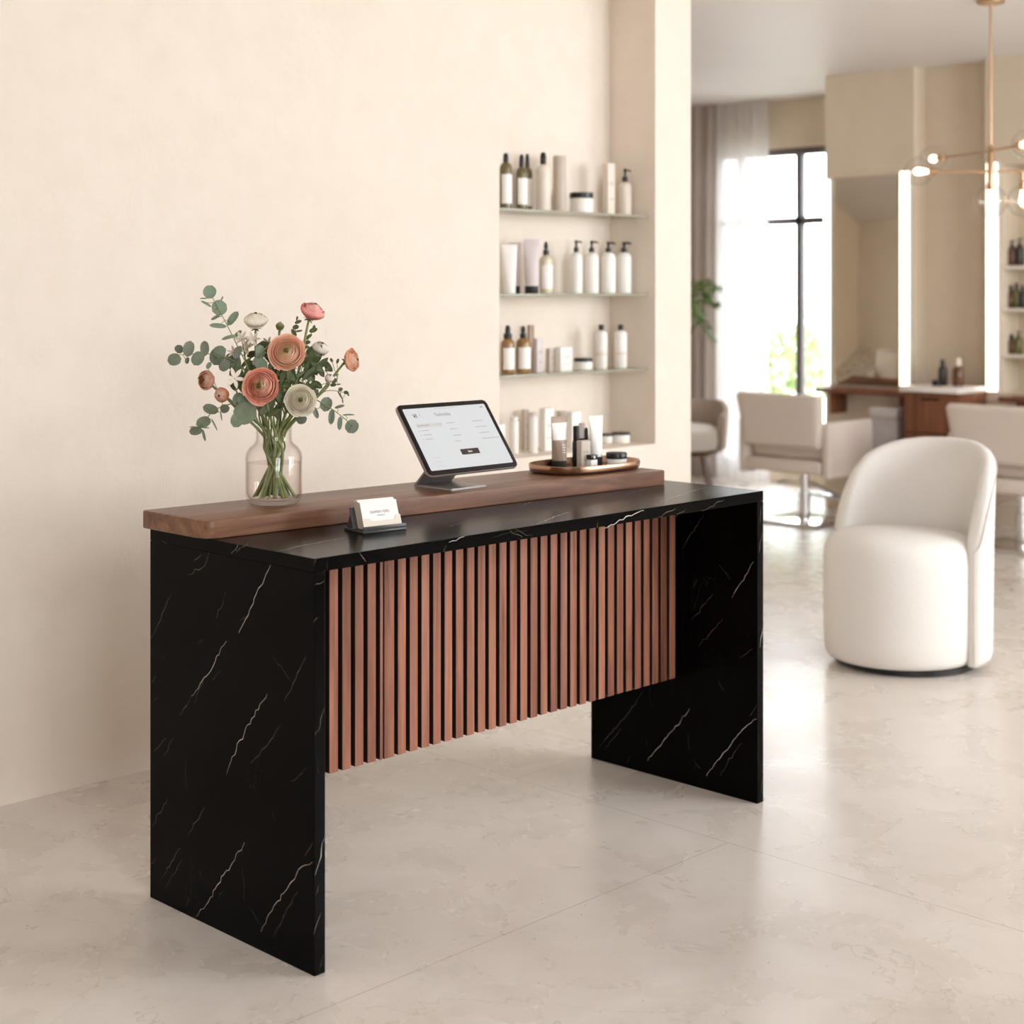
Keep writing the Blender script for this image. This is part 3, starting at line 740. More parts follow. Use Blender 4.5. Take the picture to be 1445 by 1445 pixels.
b = MB(); b.prism(rrect(-tw/2+.001, .001, tw/2-.001, thh-.001, .0132), -.0011, .0008, 0, bev=.0005); bez_o = tab(b, 'bezel', M_BEZEL, t, ang=40)
sw0, sw1, sh0, sh1 = -tw/2+.0145, tw/2-.0145, .0145, thh-.0145
b = MB(); b.prism(rrect(sw0, sh0, sw1, sh1, .004), .0009, .0012); scr = tab(b, 'screen', M_SCREEN, t, smooth=False)
SW, SH = sw1-sw0, sh1-sh0
def U(u, v): return (sw0 + u*SW, sh1 - v*SH)
def bar(u0, v0, u1, v1, mi, z=.0014, name='text_line'):
    x0, y0 = U(u0, v0); x1, y1 = U(u1, v1); b = MB(); b.box((x0, min(y0, y1), .00125), (x1, max(y0, y1), z))
    tab(b, name, (M_UIGREY, M_UITEXT)[mi], scr, smooth=False)
bar(.075, .255, .375, .315, 0, name='selected_row')
bar(.09, .278, .22, .290, 1, .0016); bar(.345, .280, .36, .290, 1, .0016)
for v, u in ((.36, .19), (.43, .20), (.50, .19)): bar(.075, v, .085, v+.010, 1); bar(.105, v, u, v+.009, 1)
for v in (.80, .865, .93): bar(.075, v, .085, v+.008, 0); bar(.10, v, .17, v+.008, 0)
for v, u0, u1 in ((.27, .43, .53), (.37, .44, .53), (.475, .44, .54), (.57, .44, .50)): bar(u0, v, u1, v+.008, 1)
for v, u0, u1 in ((.27, .75, .88), (.37, .76, .90), (.47, .77, .90), (.565, .77, .98)): bar(u0, v, u1, v+.008, 1)
bar(.37, .018, .66, .030, 0); bar(.93, .035, .965, .06, 1)
b = MB(); x0, y0 = U(.44, .71); x1, y1 = U(.66, .80); b.box((x0, y1, .00125), (x1, y0, .0015)); btn = tab(b, 'screen_button', M_UIDARK, scr, smooth=False)
def ttext(s, u, v, size, m, bold=False, align='LEFT', z=.0014):
    x, y = U(u, v); return text_mesh('screen_lettering', s, size, m, scr, Rt @ Matrix.Translation((x, y, z)), bold, align)
ttext('Tachnoika', .335, .125, .0145, M_UITEXT, True); ttext('Vi', .085, .125, .017, M_UIINK, True); ttext('1.', .155, .115, .013, M_UITEXT)
ttext('Save', .55, .755, .0085, M_LABEL, True, 'CENTER', .0016)
# folded metal stand
sx0, sx1, sy0, sy1 = .766, .900, .384, .530
t = thing('tablet_stand', 'folded grey metal stand holding the tablet on the walnut ledge', 'stand', ((sx0+sx1)/2, (sy0+sy1)/2, LZ))
hw, hd = (sx1-sx0)/2, (sy1-sy0)/2; cyl = (sy0+sy1)/2
b = MB(); b.prism(rrect(-hw, -hd, hw, hd-.002, .004), .0004, .0056, 0, bev=.001); b.build('base_plate', M_GREYMETAL, t, ang=40)
nrm = Vector((0, -math.sin(tilt), math.cos(tilt))); mid = Vector((0, ty + .085*math.cos(tilt), tz + .085*math.sin(tilt))) - nrm*.0105
e0 = Vector((0, hd, .003)); e1 = Vector((0, mid.y-cyl, mid.z-LZ)); dd = (e1-e0).normalized(); nn = Vector((0, -dd.z, dd.y))*.0026
path = [e0 + Vector((0, -.004, 0)), e0 + Vector((0, .0008, .0005)), e0 + dd*.006, e1]
b = MB(); rr = []
for i, p in enumerate(path):
    n_ = Vector((0, 0, .0026)) if i == 0 else (nn*.5+Vector((0, -.0013, .0013)) if i == 1 else nn)
    rr.append([(-hw, p.y+n_.y, p.z+n_.z), (hw, p.y+n_.y, p.z+n_.z), (hw, p.y-n_.y, p.z-n_.z), (-hw, p.y-n_.y, p.z-n_.z)])
b.rings(rr); b.build('support_plate', M_GREYMETAL, t, ang=40)
# mounting plate flush with the tablet back
b = MB(); b.prism(rrect(-.06, .055, .06, .150, .008), -.0125, -.0103); o = b.build('mounting_plate', M_GREYMETAL, None); o.data.transform(Matrix.Translation((0, ty-cyl, tz-LZ)) @ Rt); o.parent = t

# ------------------------------------------------------------------ business cards in a holder
ca = math.radians(-8)
h0 = onZ(513, 754, HT); t = thing('card_holder', 'charcoal business card holder on the marble top in front of the walnut ledge', 'card holder', (h0.x, h0.y, HT+.0003), ca)
HW = .122
b = MB(); b.box((0, 0, 0), (HW, .088, .006), bev=.001); b.build('base_plate', M_HOLDER, t)
lean = math.radians(20); Rl = Matrix.Rotation(-lean, 4, 'X')      # cards lean back
b = MB(); b.box((0, .0, .0062), (HW, .004, .016), bev=.001); b.build('front_lip', M_HOLDER, t)
b = MB(); b.box((0, 0, 0), (HW, .003, .052), bev=.001); o = b.build('back_plate', M_HOLDER, None); o.data.transform(Matrix.Translation((0, .046, .0068)) @ Rl); o.parent = t
b = MB(); b.prism([(.0465, .0065), (.083, .0065), (.062, .05)], 0, .003); o = b.build('side_gusset', M_HOLDER, None)
o.data.transform(Matrix(((0, 0, 1, 0.004), (1, 0, 0, 0), (0, 1, 0, 0), (0, 0, 0, 1)))); o.parent = t
# clear tray front: low pocket with dipped edge
poly = [(.008, 0), (.116, 0), (.116, .031), (.104, .031), (.098, .020), (.034, .020), (.028, .027), (.008, .027)]
b = MB(); b.prism(poly, 0, .0016); o = b.build('front_pocket', M_CREAMP, None)
o.data.transform(Matrix.Translation((0, .0085, .0075)) @ Rl @ Matrix(((1, 0, 0, 0), (0, 0, 1, 0), (0, 1, 0, 0), (0, 0, 0, 1)))); o.parent = t
NC = 9; cw, chh = .104, .066
for k in range(NC):
    y0 = .0115 + k*.0033
    cd = bpy.data.objects.new('business_card', None)
    b = MB(); b.box((.010, 0, 0), (.010+cw, .0029, chh + (.004 if k in (3, 4, 5) else 0)), 0)
    b.bm.normal_update()
    for f in b.bm.faces:
        if abs(f.normal.y) < .5: f.material_index = 1
    o = b.build('business_card', [M_CARD, M_CARDEDGE], None, smooth=False); bpy.data.objects.remove(cd)
    o.data.transform(Rl); o.location = t.matrix_basis @ Vector((0, y0, .0085)); o.rotation_euler = (0, 0, ca)
    o.location = Vector((h0.x, h0.y, HT+.0003)) + Matrix.Rotation(ca, 3, 'Z') @ Vector((0, y0, .0085))
    tag(o, 'white business card with printed grey lettering, front of the stack in the charcoal holder' if k == 0 else 'plain white business card stacked behind the printed one in the holder', 'business card', 'business cards in the holder')
    if k == 0:
        Mt = Rl @ Matrix.Translation((.010+cw*.5, -.0002, chh*.60)) @ Matrix.Rotation(math.radians(90), 4, 'X')
        text_mesh('card_lettering', 'RAIMEN YERIL', .0088, M_INK, o, Mt)
        Mt = Rl @ Matrix.Translation((.010+cw*.52, -.0002, chh*.47)) @ Matrix.Rotation(math.radians(90), 4, 'X')
        text_mesh('card_lettering', 'PRESIDENT', .0045, M_INK, o, Mt)

# ------------------------------------------------------------------ product makers (origin on the surface they stand on)
def pump_bottle(label, loc, r, hb, hp, body, capm=M_BLACK, group=None, lab=None, rz=-.8, neck=.42, head='spout'):
    t = thing('pump_bottle', label, 'bottle', loc, rz, group)
    MB().lathe([(r*.86, 0), (r*.97, .003), (r, .010), (r, hb*.84), (r*.97, hb*.89), (r*.84, hb*.945), (r*.55, hb*.985), (r*neck, hb)], seg=28).build('body', body, t)
    if lab:
        b = MB(); n = 14; R = []
        for z in (hb*.12, hb*.74): R.append([((r+.0004)*math.cos(a), (r+.0004)*math.sin(a), z) for a in [math.radians(-70+140*k/n) for k in range(n+1)]])
        b.rings(R, 0, False, False, closed=False); b.build('label', lab, t)
    c = MB().lathe([(r*neck*1.08, hb+.0003), (r*neck*1.08, hb+hp*.38), (r*.20, hb+hp*.42), (r*.17, hb+hp*.72)], seg=16).build('pump_collar', capm, t)
    b = MB()
    if head == 'spout':
        b.lathe([(r*.24, hb+hp*.72+.0003), (r*.26, hb+hp*.9), (r*.20, hb+hp)], seg=12)
        b.tube([(0, 0, hb+hp*.86), (r*.6, 0, hb+hp*.88), (r*.95, 0, hb+hp*.80)], [r*.15, r*.13, r*.10], 8)
    elif head == 'dropper':
        b.lathe([(r*.30, hb+hp*.45), (r*.32, hb+hp*.7), (r*.2, hb+hp*.95), (r*.1, hb+hp)], seg=14)
    else:
        b.lathe([(r*.44, hb+hp*.40), (r*.38, hb+hp*.8), (r*.26, hb+hp*.98), (r*.2, hb+hp)], seg=16)
    b.build('pump_head', capm, t); return t
def cap_bottle(label, loc, r, hb, hc, body, capm, group=None, rc_=.42, band=None):
    t = thing('bottle', label, 'bottle', loc, 0, group)
    MB().lathe([(r*.9, 0), (r, .004), (r, hb*.90), (r*.92, hb*.95), (r*.6, hb*.985), (r*rc_, hb)], seg=28).build('body', body, t)
    MB().lathe([(r*rc_*1.05, hb+.0003), (r*rc_*1.05, hb+hc*.92), (r*rc_*.9, hb+hc)], seg=18).build('cap', capm, t)
    if band:
        MB().lathe([(r+.0004, hb*.35), (r+.0004, hb*.42)], seg=28, cap0=False, cap1=False).build('label', band, t)
    return t
def jar(label, loc, r, hb, hl, body, lid, group=None):
    t = thing('cream_jar', label, 'jar', loc, 0, group)
    MB().lathe([(r*.92, 0), (r, .003), (r, hb-.002), (r*.96, hb)], seg=32).build('body', body, t)
    MB().lathe([(r*1.01, hb+.0003), (r*1.02, hb+.002), (r*1.02, hb+hl-.003), (r*.97, hb+hl)], seg=32).build('lid', lid, t); return t
def carton(label, loc, wx, wy, h, m, group=None, rz=0, lab=None):
    t = thing('product_carton', label, 'box', loc, rz, group)
    MB().box((-wx/2, -wy/2, 0), (wx/2, wy/2, h), bev=.0012).build('body', m, t, ang=30)
    b = MB(); b.box((-wx/2+.002, -wy/2+.002, h+.0001), (wx/2-.002, wy/2-.002, h+.0009)); b.build('lid_flap', m, t, smooth=False)
    if lab:
        b = MB()
        for z in (.62, .57, .30): b.box((-wx*.3, -wy/2-.0006, h*z), (wx*.3, -wy/2-.0001, h*z+h*.012))
        b.build('print', lab, t, smooth=False)
    return t
def squeeze_tube(label, loc, r, wtop, h, hc, m, capm, group=None, rz=0, label_band=None, lines=None):
    t = thing('squeeze_tube', label, 'tube', loc, rz, group); R = []; n = 36; K = 12
    for k in range(K+1):
        u = k/K; rx = r + (wtop/2-r)*u; ry = r*(1-u)**.8 + .0012
        R.append([(rx*math.cos(2*PI*i/n), ry*math.sin(2*PI*i/n), hc+.0004 + (h-hc-.010)*u) for i in range(n)])
    for z in (h-.006, h): R.append([(wtop/2*math.cos(2*PI*i/n), .0012*math.sin(2*PI*i/n), z) for i in range(n)])
    def mis(k, i):
        return 1 if (label_band and label_band[0] <= k/(K+1) < label_band[1] and 18 < i < 36) else 0
    MB().rings(R, mis=mis).build('body', [m, M_LABEL], t, ang=60)
    MB().lathe([(r*.96, 0), (r*1.0, .002), (r*1.0, hc)], seg=28).build('cap', capm, t)
    if lines:
        b = MB()
        for z, x0, x1 in lines:
            u = (z*h-hc)/(h-hc-.010); ry = r*(1-u)**.8+.0012; rx = r+(wtop/2-r)*u
            pts = [(x, -ry*math.sqrt(max(0, 1-(x/rx)**2))-.0007) for x in [x0*r+(x1-x0)*r*k/5 for k in range(6)]]
            b.rings([[(x, y, z*h) for x, y in pts], [(x, y, z*h+.0022) for x, y in pts]], 0, False, False, closed=False)
        b.build('print', M_LABEL if lines[0][1] > -.2 else M_INK, t, smooth=False)
    return t

# ------------------------------------------------------------------ glass shelves in the niche and what stands on them
SHZ = {1: 1.797, 2: 1.468, 3: 1.155, 4: NZ0}
for i, nm in ((1, 'highest glass shelf in the niche, with olive bottles on its left'), (2, 'middle glass shelf in the niche, with four white pump bottles'), (3, 'lowest glass shelf in the niche, with amber bottles on its left')):
    z = SHZ[i]; t = thing('glass_shelf', nm, 'shelf', ((NX0+NX1)/2, (WY+NY)/2, z-.009), 0, 'glass shelves in the niche')
    hx = (NX1-NX0)/2-.002
    MB().box((-hx, -.085, 0), (hx, .123, .0088)).build('pane', M_SHELFG, t, smooth=False)
    MB().box((-hx, -.0885, 0), (hx, -.0852, .0088), bev=.0008).build('front_edge', M_SHELFE, t)
def on_shelf(x0, x1, ytop, sh, Y=1.665):
    px = (x0+x1)/2; p = onY(px, 412, Y); tt = (p-CAM).dot(FW); z = SHZ[sh]+.0005
    ht = 1.475 + (412-ytop)/FPX*tt - z
    return (p.x, p.y, z), (x1-x0)*tt/FPX, ht, (lambda y: 1.475 + (412-y)/FPX*tt - z)
G1, G2, G3, G4 = 'toiletries on the highest glass shelf', 'toiletries on the middle glass shelf', 'toiletries on the lowest glass shelf', 'packages on the niche sill'
def PB(x0, x1, ytop, yb, sh, label, body, lab=None, G=None, Y=1.665, capm=M_BLACK, head='spout', neck=.42, rz=-.8):
    l, w, h, f = on_shelf(x0, x1, ytop, sh, Y); return pump_bottle(label, l, w/2, f(yb), h-f(yb), body, capm, G, lab, -1.85 if lab else rz, neck, head)
def CB(x0, x1, ytop, yb, sh, label, body, capm, G, Y=1.665, rc_=.42, band=None):
    l, w, h, f = on_shelf(x0, x1, ytop, sh, Y); return cap_bottle(label, l, w/2, f(yb), h-f(yb), body, capm, G, rc_, band)
def JR(x0, x1, ytop, yl, sh, label, G, Y=1.665):
    l, w, h, f = on_shelf(x0, x1, ytop, sh, Y); return jar(label, l, w/2, f(yl), h-f(yl), M_WHITEP, M_BLACK, G)
def BX(x0, x1, ytop, sh, label, m, G, Y=1.665, ratio=.6, lab=M_INK, rz=0):
    l, w, h, f = on_shelf(x0, x1, ytop, sh, Y); wx = w/(.70*(1+ratio)); return carton(label, l, wx, wx*ratio, h, m, G, rz, lab)
def ST(x0, x1, ytop, sh, label, m, capm, G, Y=1.665, hc=.03):
    l, w, h, f = on_shelf(x0, x1, ytop, sh, Y); return squeeze_tube(label, l, w*.44, w*1.08, h, hc, m, capm, G, -.6)
# highest shelf
PB(705, 722.5, 216, 229, 1, 'olive glass pump bottle with white label at the left end of the highest niche shelf', M_OLIVE, M_LABEL, G1, head='plain')
PB(728, 744, 218, 236, 1, 'front one of the two close-set olive bottles on the highest niche shelf', M_OLIVE, M_LABEL, G1, 1.635, head='plain')
PB(737, 751, 217, 236, 1, 'rear one of the two close-set olive bottles on the highest niche shelf', M_OLIVE, M_LABEL, G1, 1.73, head='plain')
PB(756, 777, 215, 232, 1, 'greige dispenser bottle with narrow black pump on the highest niche shelf', M_CREAMP, None, G1, head='plain', neck=.38)
l, w_, h_, f_ = on_shelf(780, 799, 220, 1)
t = thing('canister', 'plain tall greige cylinder between pump bottle and jar on the highest niche shelf', 'canister', l, 0, G1)
MB().lathe([(w_*.48, 0), (w_*.5, .003), (w_*.5, h_*.72)], seg=28).build('body', M_GREIGEP, t); MB().lathe([(w_*.5, h_*.72+.0003), (w_*.5, h_-.002), (w_*.48, h_)], seg=28).build('lid', M_GREIGEP, t)
JR(804, 837, 272, 280, 1, 'wide white jar with black lid on the highest niche shelf', G1)
BX(850, 868, 231, 1, 'tall cream carton on the highest niche shelf next to the small pump bottle', M_CREAMP, G1, 1.66, .7)
PB(873, 891, 238, 257, 1, 'cream pump bottle at the right end of the highest niche shelf', M_CREAMP, None, G1)
# middle shelf
ST(708, 729, 345, 2, 'white squeeze tube at the left end of the middle niche shelf', M_WHITEP, M_WHITEP, G2, 1.63)
ST(718, 735, 342, 2, 'mauve squeeze tube with black cap standing behind the white tube', M_MAUVE, M_BLACK, G2, 1.74)
ST(739, 761, 337, 2, 'tall mauve squeeze tube with black cap beside the pale dropper bottle', M_MAUVE, M_BLACK, G2)
PB(761, 780, 341, 360, 2, 'pale bottle with black pump and white label on the middle niche shelf', M_CLEARB, M_LABEL, G2, head='dropper')
for x0, x1, yt, w4 in ((804, 822, 339, 'leftmost'), (825, 845, 339.5, 'second from left'), (848, 869, 341, 'third from left'), (870, 891.5, 341, 'rightmost')):
    PB(x0, x1, yt, 356, 2, 'white black-spouted pump bottle, %s of four on the middle niche shelf' % w4, M_WHITEP, None, G2, neck=.36)
# lowest shelf
PB(707, 726, 459, 478, 3, 'amber bottle with broad dark cap at the left end of the lowest niche shelf', M_AMBER, M_LABEL, G3, head='plain', neck=.6)
PB(728, 749, 460, 477, 3, 'amber dropper bottle with white label on the lowest niche shelf', M_AMBER, M_LABEL, G3, head='dropper')
BX(744, 754, 459, 3, 'slim brown carton behind the amber dropper bottle on the lowest niche shelf', M_TAN_P, G3, 1.745)
BX(752, 767, 478, 3, 'pale mauve carton beside the amber dropper bottle on the lowest niche shelf', M_MAUVE, G3)
BX(770, 784, 492, 3, 'small greige carton left of the white box on the lowest niche shelf', M_GREIGEP, G3)
BX(783, 808, 490, 3, 'square white carton in the middle of the lowest niche shelf', M_WHITEP, G3, 1.64, .45)
JR(810, 836, 505, 510, 3, 'white jar with black lid on the lowest niche shelf', G3)
CB(840, 857, 458, 466, 3, 'slim white bottle with black cap next to the jar on the lowest niche shelf', M_WHITEP, M_BLACK, G3, band=M_CREAMP)
CB(867, 885, 458, 466, 3, 'slim white bottle with black cap at the right end of the lowest niche shelf', M_WHITEP, M_BLACK, G3, band=M_CREAMP)
# niche sill
BX(700, 713, 599, 4, 'white carton on the niche sill half hidden behind the tablet', M_WHITEP, G4)
CB(719, 732, 588, 592, 4, 'slim white capped bottle on the niche sill right of the tablet', M_WHITEP, M_WHITEP, G4, rc_=.9)
BX(736, 747, 578, 4, 'tall greige carton on the niche sill behind two white packages', M_GREIGEP, G4, 1.74)
CB(746.5, 759, 582, 587, 4, 'white capped cylinder on the niche sill in front of the greige carton', M_WHITEP, M_MAUVE, G4, 1.63, rc_=.88)
BX(761, 782, 576, 4, 'tallest white carton on the niche sill behind the taupe tube', M_WHITEP, G4)
BX(785, 800, 580, 4, 'greige carton on the niche sill behind the taupe tube and dark bottle', M_GREIGEP, G4, 1.74)
BX(799, 820, 581, 4, 'white carton on the niche sill behind the dark bottle of the tray', M_WHITEP, G4)
JR(849, 865, 612, 615, 4, 'white jar with black lid on the niche sill directly behind the white tube', G4, 1.70)
JR(864, 889, 610, 613, 4, 'larger white jar with black lid at the right end of the niche sill', G4)

# ------------------------------------------------------------------ copper tray with products
tc = onZ(827, 663, LZ); t = thing('serving_tray', 'oval copper tray with low rim on the right end of the walnut ledge', 'tray', (tc.x, tc.y+.004, LZ+.0004), math.atan(LA))
def sup(a, b_, e, n=64): return [(a*math.copysign(abs(math.cos(2*PI*k/n))**e, math.cos(2*PI*k/n)), b_*math.copysign(abs(math.sin(2*PI*k/n))**e, math.sin(2*PI*k/n))) for k in range(n)]
TA, TB = .184, .112
R = [[(x, y, z) for x, y in sup(TA+o, TB+o, .72)] for o, z in ((-.012, 0), (-.003, .003), (0, .010), (.001, .024), (-.0005, .0255), (-.002, .024), (-.003, .010), (-.008, .0055), (-.014, .0045))]
b = MB(); b.rings(R); b.build('tray_body', M_COPPER, t, ang=50)
TZ = LZ + .0054
GT = 'skincare on the copper tray'
def tray(px, py_base): p = onZ(px, py_base, TZ); return (p.x, p.y, TZ)
squeeze_tube('large taupe squeeze tube with white label and dark cap on the tray', tray(789, 657.5), .0225, .064, .151, .017, M_TAN_P, M_INKD, GT, -.12, (.42, .80), [(.42, -.1, .55), (.37, -.1, .6), (.32, -.1, .45), (.27, -.1, .6)])
squeeze_tube('white squeeze tube with black cap standing at the back of the tray', tray(841, 656), .0195, .058, .150, .026, M_WHITEP, M_BLACK, GT, -.1)
t = thing('lipstick', 'slim black cosmetic tube standing beside the taupe squeeze tube on the tray', 'cosmetics', tray(813, 657), 0, GT)
MB().lathe([(.0105, 0), (.0115, .002), (.0115, .072), (.0105, .074)], seg=20).build('base', M_BLACK, t); MB().lathe([(.0095, .0743), (.0095, .118), (.0085, .120)], seg=20).build('cap', M_BLACKM, t)
t = thing('cosmetic_tube', 'slim pale lip balm tube with black collar behind the beige carton on the tray', 'cosmetics', tray(821.5, 654), 0, GT)
MB().lathe([(.0115, 0), (.012, .002), (.012, .078)], seg=20).build('collar', M_BLACK, t); MB().lathe([(.0112, .0783), (.0108, .120), (.0095, .124)], seg=20).build('cap', M_MAUVE, t)
t = thing('mascara', 'thin pointed black cosmetic pencil peeking out right of the pale tube on the tray', 'cosmetics', tray(827.5, 654.5), 0, GT)
MB().lathe([(.0055, 0), (.0058, .004), (.0058, .085)], seg=14).build('barrel', M_BLACK, t); MB().lathe([(.0056, .0853), (.0048, .104), (.0022, .111)], seg=14).build('cap', M_BLACK, t)
carton('beige carton with fine print at the front of the tray', tray(823.5, 660.5), .036, .022, .082, M_GREIGEP, GT, -.12, M_INK)
l = tray(835.5, 660.8); t = thing('product_carton', 'tiny white box with black printed top at the front of the tray', 'box', l, -.1, GT)
MB().box((-.013, -.010, 0), (.013, .010, .026), bev=.001).build('body', M_WHITEP, t); b = MB(); b.box((-.0135, -.0105, .0262), (.0135, .0105, .041), bev=.001); lid = b.build('lid', M_BLACK, t)
b = MB(); b.box((-.003, -.0110, .030), (.003, -.0106, .037)); b.build('emblem', M_LABEL, lid, smooth=False)
jar('low white jar with glossy black lid at the right end of the tray', tray(870, 656), .0315, .020, .018, M_WHITEP, M_BLACK, GT)
# ================================================================== VASE AND BOUQUET
V = Vector((.286, .524, LZ+.0004))
t = thing('glass_vase', 'clear rounded glass vase half filled with water holding the bouquet', 'vase', V)
out = [(.050, 0), (.060, .002), (.067, .010), (.0705, .022), (.0708, .06), (.0708, .118), (.068, .130), (.060, .142), (.050, .150), (.0455, .157), (.0445, .166), (.0445, .190), (.0455, .194)]
inn = [(.0425, .194), (.0415, .190), (.0415, .166), (.043, .156), (.048, .148), (.058, .139), (.0655, .128), (.0682, .118), (.0682, .06), (.0678, .026), (.062, .014), (.045, .010), (.002, .009)]
MB().lathe(out+inn, seg=56).build('glass_body', M_GLASS, t, ang=60)
MB().lathe([(.044, .0105), (.061, .0145), (.067, .026), (.0674, .06), (.0674, .102), (.0668, .1032), (.002, .1028)], seg=56).build('water', M_WATER, t, ang=40)
T0 = (V-CAM).dot(FW)
BX_ = lambda x, y: (200 + x*.2491, 380 + y*.2491)
def bp(x, y, dt=0): px, py = BX_(x, y); return atT(px, py, T0+dt)
RS = .2491*T0/FPX       # metres per zoom pixel
def cdir(r, u, f): return (RT*r + Vector((0, 0, 1))*u - FW*f).normalized()
def lerp3(a, b, t): return tuple(a[i]*(1-t)+b[i]*t for i in range(3))
def add_col(me, cols):
    ca = me.color_attributes.new('Col', 'FLOAT_COLOR', 'POINT')
    for i, c in enumerate(cols): ca.data[i].color = (*c[:3], 1)
def bloom_mesh(name, c, nrm, R, cin, cmid, cout, layers, rnd, par, openness=1.0, center=S(96, 92, 44), dep=1.0):
    q = Vector((0, 0, 1)).rotation_difference(Vector(nrm)); vs = []; fs = []; cs = []
    for i in range(layers):
        tt = i/(layers-1); rho = R*(.14 + .50*tt/.68) if tt < .68 else R*(.64 + .36*((tt-.68)/.32)**.8); npt = 3 if tt < .3 else (4 if tt < .6 else 5)
        ph = rnd.uniform(0, 6.28); zt = R*(.42 - .30*tt**1.6*openness); zt *= dep; zb = -R*.42*dep
        base = lerp3(cin, cmid, min(1, tt*2)) if tt < .5 else lerp3(cmid, cout, tt*2-1)
        curl = (.30+.62*max(0, 1-openness))*(1-tt*openness)
        for k in range(npt):
            a0 = ph + 2*PI*k/npt + rnd.uniform(-.12, .12); hw = PI/npt*(1.35 if tt < .9 else 1.18); nu, nv = 9, 7
            rr = rho*rnd.uniform(.95, 1.04); zj = rnd.uniform(-.03, .03)*R; i0 = len(vs)
            for a in range(nv+1):
                v = a/nv
                for b_ in range(nu+1):
                    u = -1 + 2*b_/nu; w = hw*(.45+.55*math.sin(PI/2*min(1, v*1.5)))
                    ve = v*(1-.10*abs(u)**3*(.5+.5*tt)); rad = rr*(1-(1-ve)**2.3)*(1-curl*ve**4) + .028*R*u + .012*R*math.sin(u*4+k+i)*v
                    z = zb + (zt-zb)*ve**1.05 + zj*v + (.04*R*math.sin(u*5+i*2+k)*v*v*tt)
                    if tt > .8: z -= R*.10*openness*max(0, ve-.7)/.3; rad *= 1 + .05*math.sin(u*3+k*2+i)*max(0, ve-.5)
                    al = a0 + u*w; p = q @ Vector((rad*math.cos(al), rad*math.sin(al), z))
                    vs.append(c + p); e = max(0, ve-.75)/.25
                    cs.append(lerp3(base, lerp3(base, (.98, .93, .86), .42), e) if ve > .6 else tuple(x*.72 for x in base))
            for a in range(nv):
                for b_ in range(nu):
                    j = i0 + a*(nu+1)+b_; fs.append((j, j+1, j+nu+2, j+nu+1))
    # pale heart between the inner petals
    i0 = len(vs); m = 20; prf = [(.60, -.30), (.60, .0), (.54, .14), (.42, .24), (.28, .31), (.12, .345), (.01, .35)]
    for ring, z in prf:
        for k in range(m):
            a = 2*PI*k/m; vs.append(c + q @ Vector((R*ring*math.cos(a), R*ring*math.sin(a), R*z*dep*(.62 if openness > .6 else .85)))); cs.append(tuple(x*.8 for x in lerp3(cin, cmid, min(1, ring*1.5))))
    for r_ in range(len(prf)-1):
        for k in range(m): fs.append((i0+r_*m+k, i0+r_*m+(k+1) % m, i0+(r_+1)*m+(k+1) % m, i0+(r_+1)*m+k))
    # green eye
    i0 = len(vs); m = 12
    for ring, z in ((.13, .36), (.11, .42), (.05, .45)):
        for k in range(m):
            a = 2*PI*k/m; vs.append(c + q @ Vector((R*ring*math.cos(a), R*ring*math.sin(a), R*z*dep))); cs.append(center)
    for r_ in range(2):
        for k in range(m): fs.append((i0+r_*m+k, i0+r_*m+(k+1) % m, i0+(r_+1)*m+(k+1) % m, i0+(r_+1)*m+k))
    fs.append(tuple(range(i0+2*m, i0+3*m)))
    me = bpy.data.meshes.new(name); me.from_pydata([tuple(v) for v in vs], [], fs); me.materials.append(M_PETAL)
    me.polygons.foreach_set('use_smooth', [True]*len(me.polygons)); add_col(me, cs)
    o = bpy.data.objects.new(name, me); COL.objects.link(o); o.parent = par; return o
def leaf_grid(vs, fs, c, u, w, nrm, lu, lw, pointed=False, cup=.15):
    # a leaf as a small bent grid: u along, w across
    i0 = len(vs); nu, nw = 8, 4
    for a in range(nu+1):
        t_ = a/nu; s = -1+2*t_
        wid = math.sqrt(max(0, 1-s*s)) if not pointed else math.sin(PI*t_)**.8*(1-.35*t_)
        for b_ in range(nw+1):
            x = -1+2*b_/nw
            vs.append(c + u*(s*lu) + w*(x*wid*lw) + nrm*(cup*lw*(x*x*wid*wid) - cup*lu*.35*s*s))
    for a in range(nu):
        for b_ in range(nw):
            j = i0+a*(nw+1)+b_; fs.append((j, j+1, j+nw+2, j+nw+1))
def mesh_from(name, vs, fs, mat, par, org):
    me = bpy.data.meshes.new(name); me.from_pydata([tuple(v-org) for v in vs], [], fs); me.materials.append(mat)
    me.polygons.foreach_set('use_smooth', [True]*len(me.polygons))
    o = bpy.data.objects.new(name, me); COL.objects.link(o); o.parent = par; return o
foot_n = [0]
def stem_path(end, back, rnd, low=True):
    # from the vase bottom through the neck to the given end point
    dv = Vector((end.x-V.x, end.y-V.y, 0)); dn = dv.normalized() if dv.length > 1e-4 else Vector((1, 0, 0))
    k = foot_n[0]; foot_n[0] += 1
    a = math.atan2(dn.y, dn.x) + rnd.uniform(-.5, .5); rn = rnd.uniform(.012, .031)
    neck = V + Vector((math.cos(a)*rn, math.sin(a)*rn, .176)); ab = a + PI + rnd.uniform(-.9, .9); rb = rnd.uniform(.020, .054)
    foot = V + Vector((math.cos(ab)*rb, math.sin(ab)*rb, .0175))
    wa = a + rnd.uniform(-1.2, 1.2); waist = V + Vector((math.cos(wa)*rn*.85, math.sin(wa)*rn*.85, .135))
    pts = [foot, foot.lerp(waist, .5), waist, neck]
    m = neck.lerp(end, .5) + dn*.010 + Vector((0, 0, .006)); pts.append(m)
    pts += ([back] if back is not None else []) + [end]; return pts
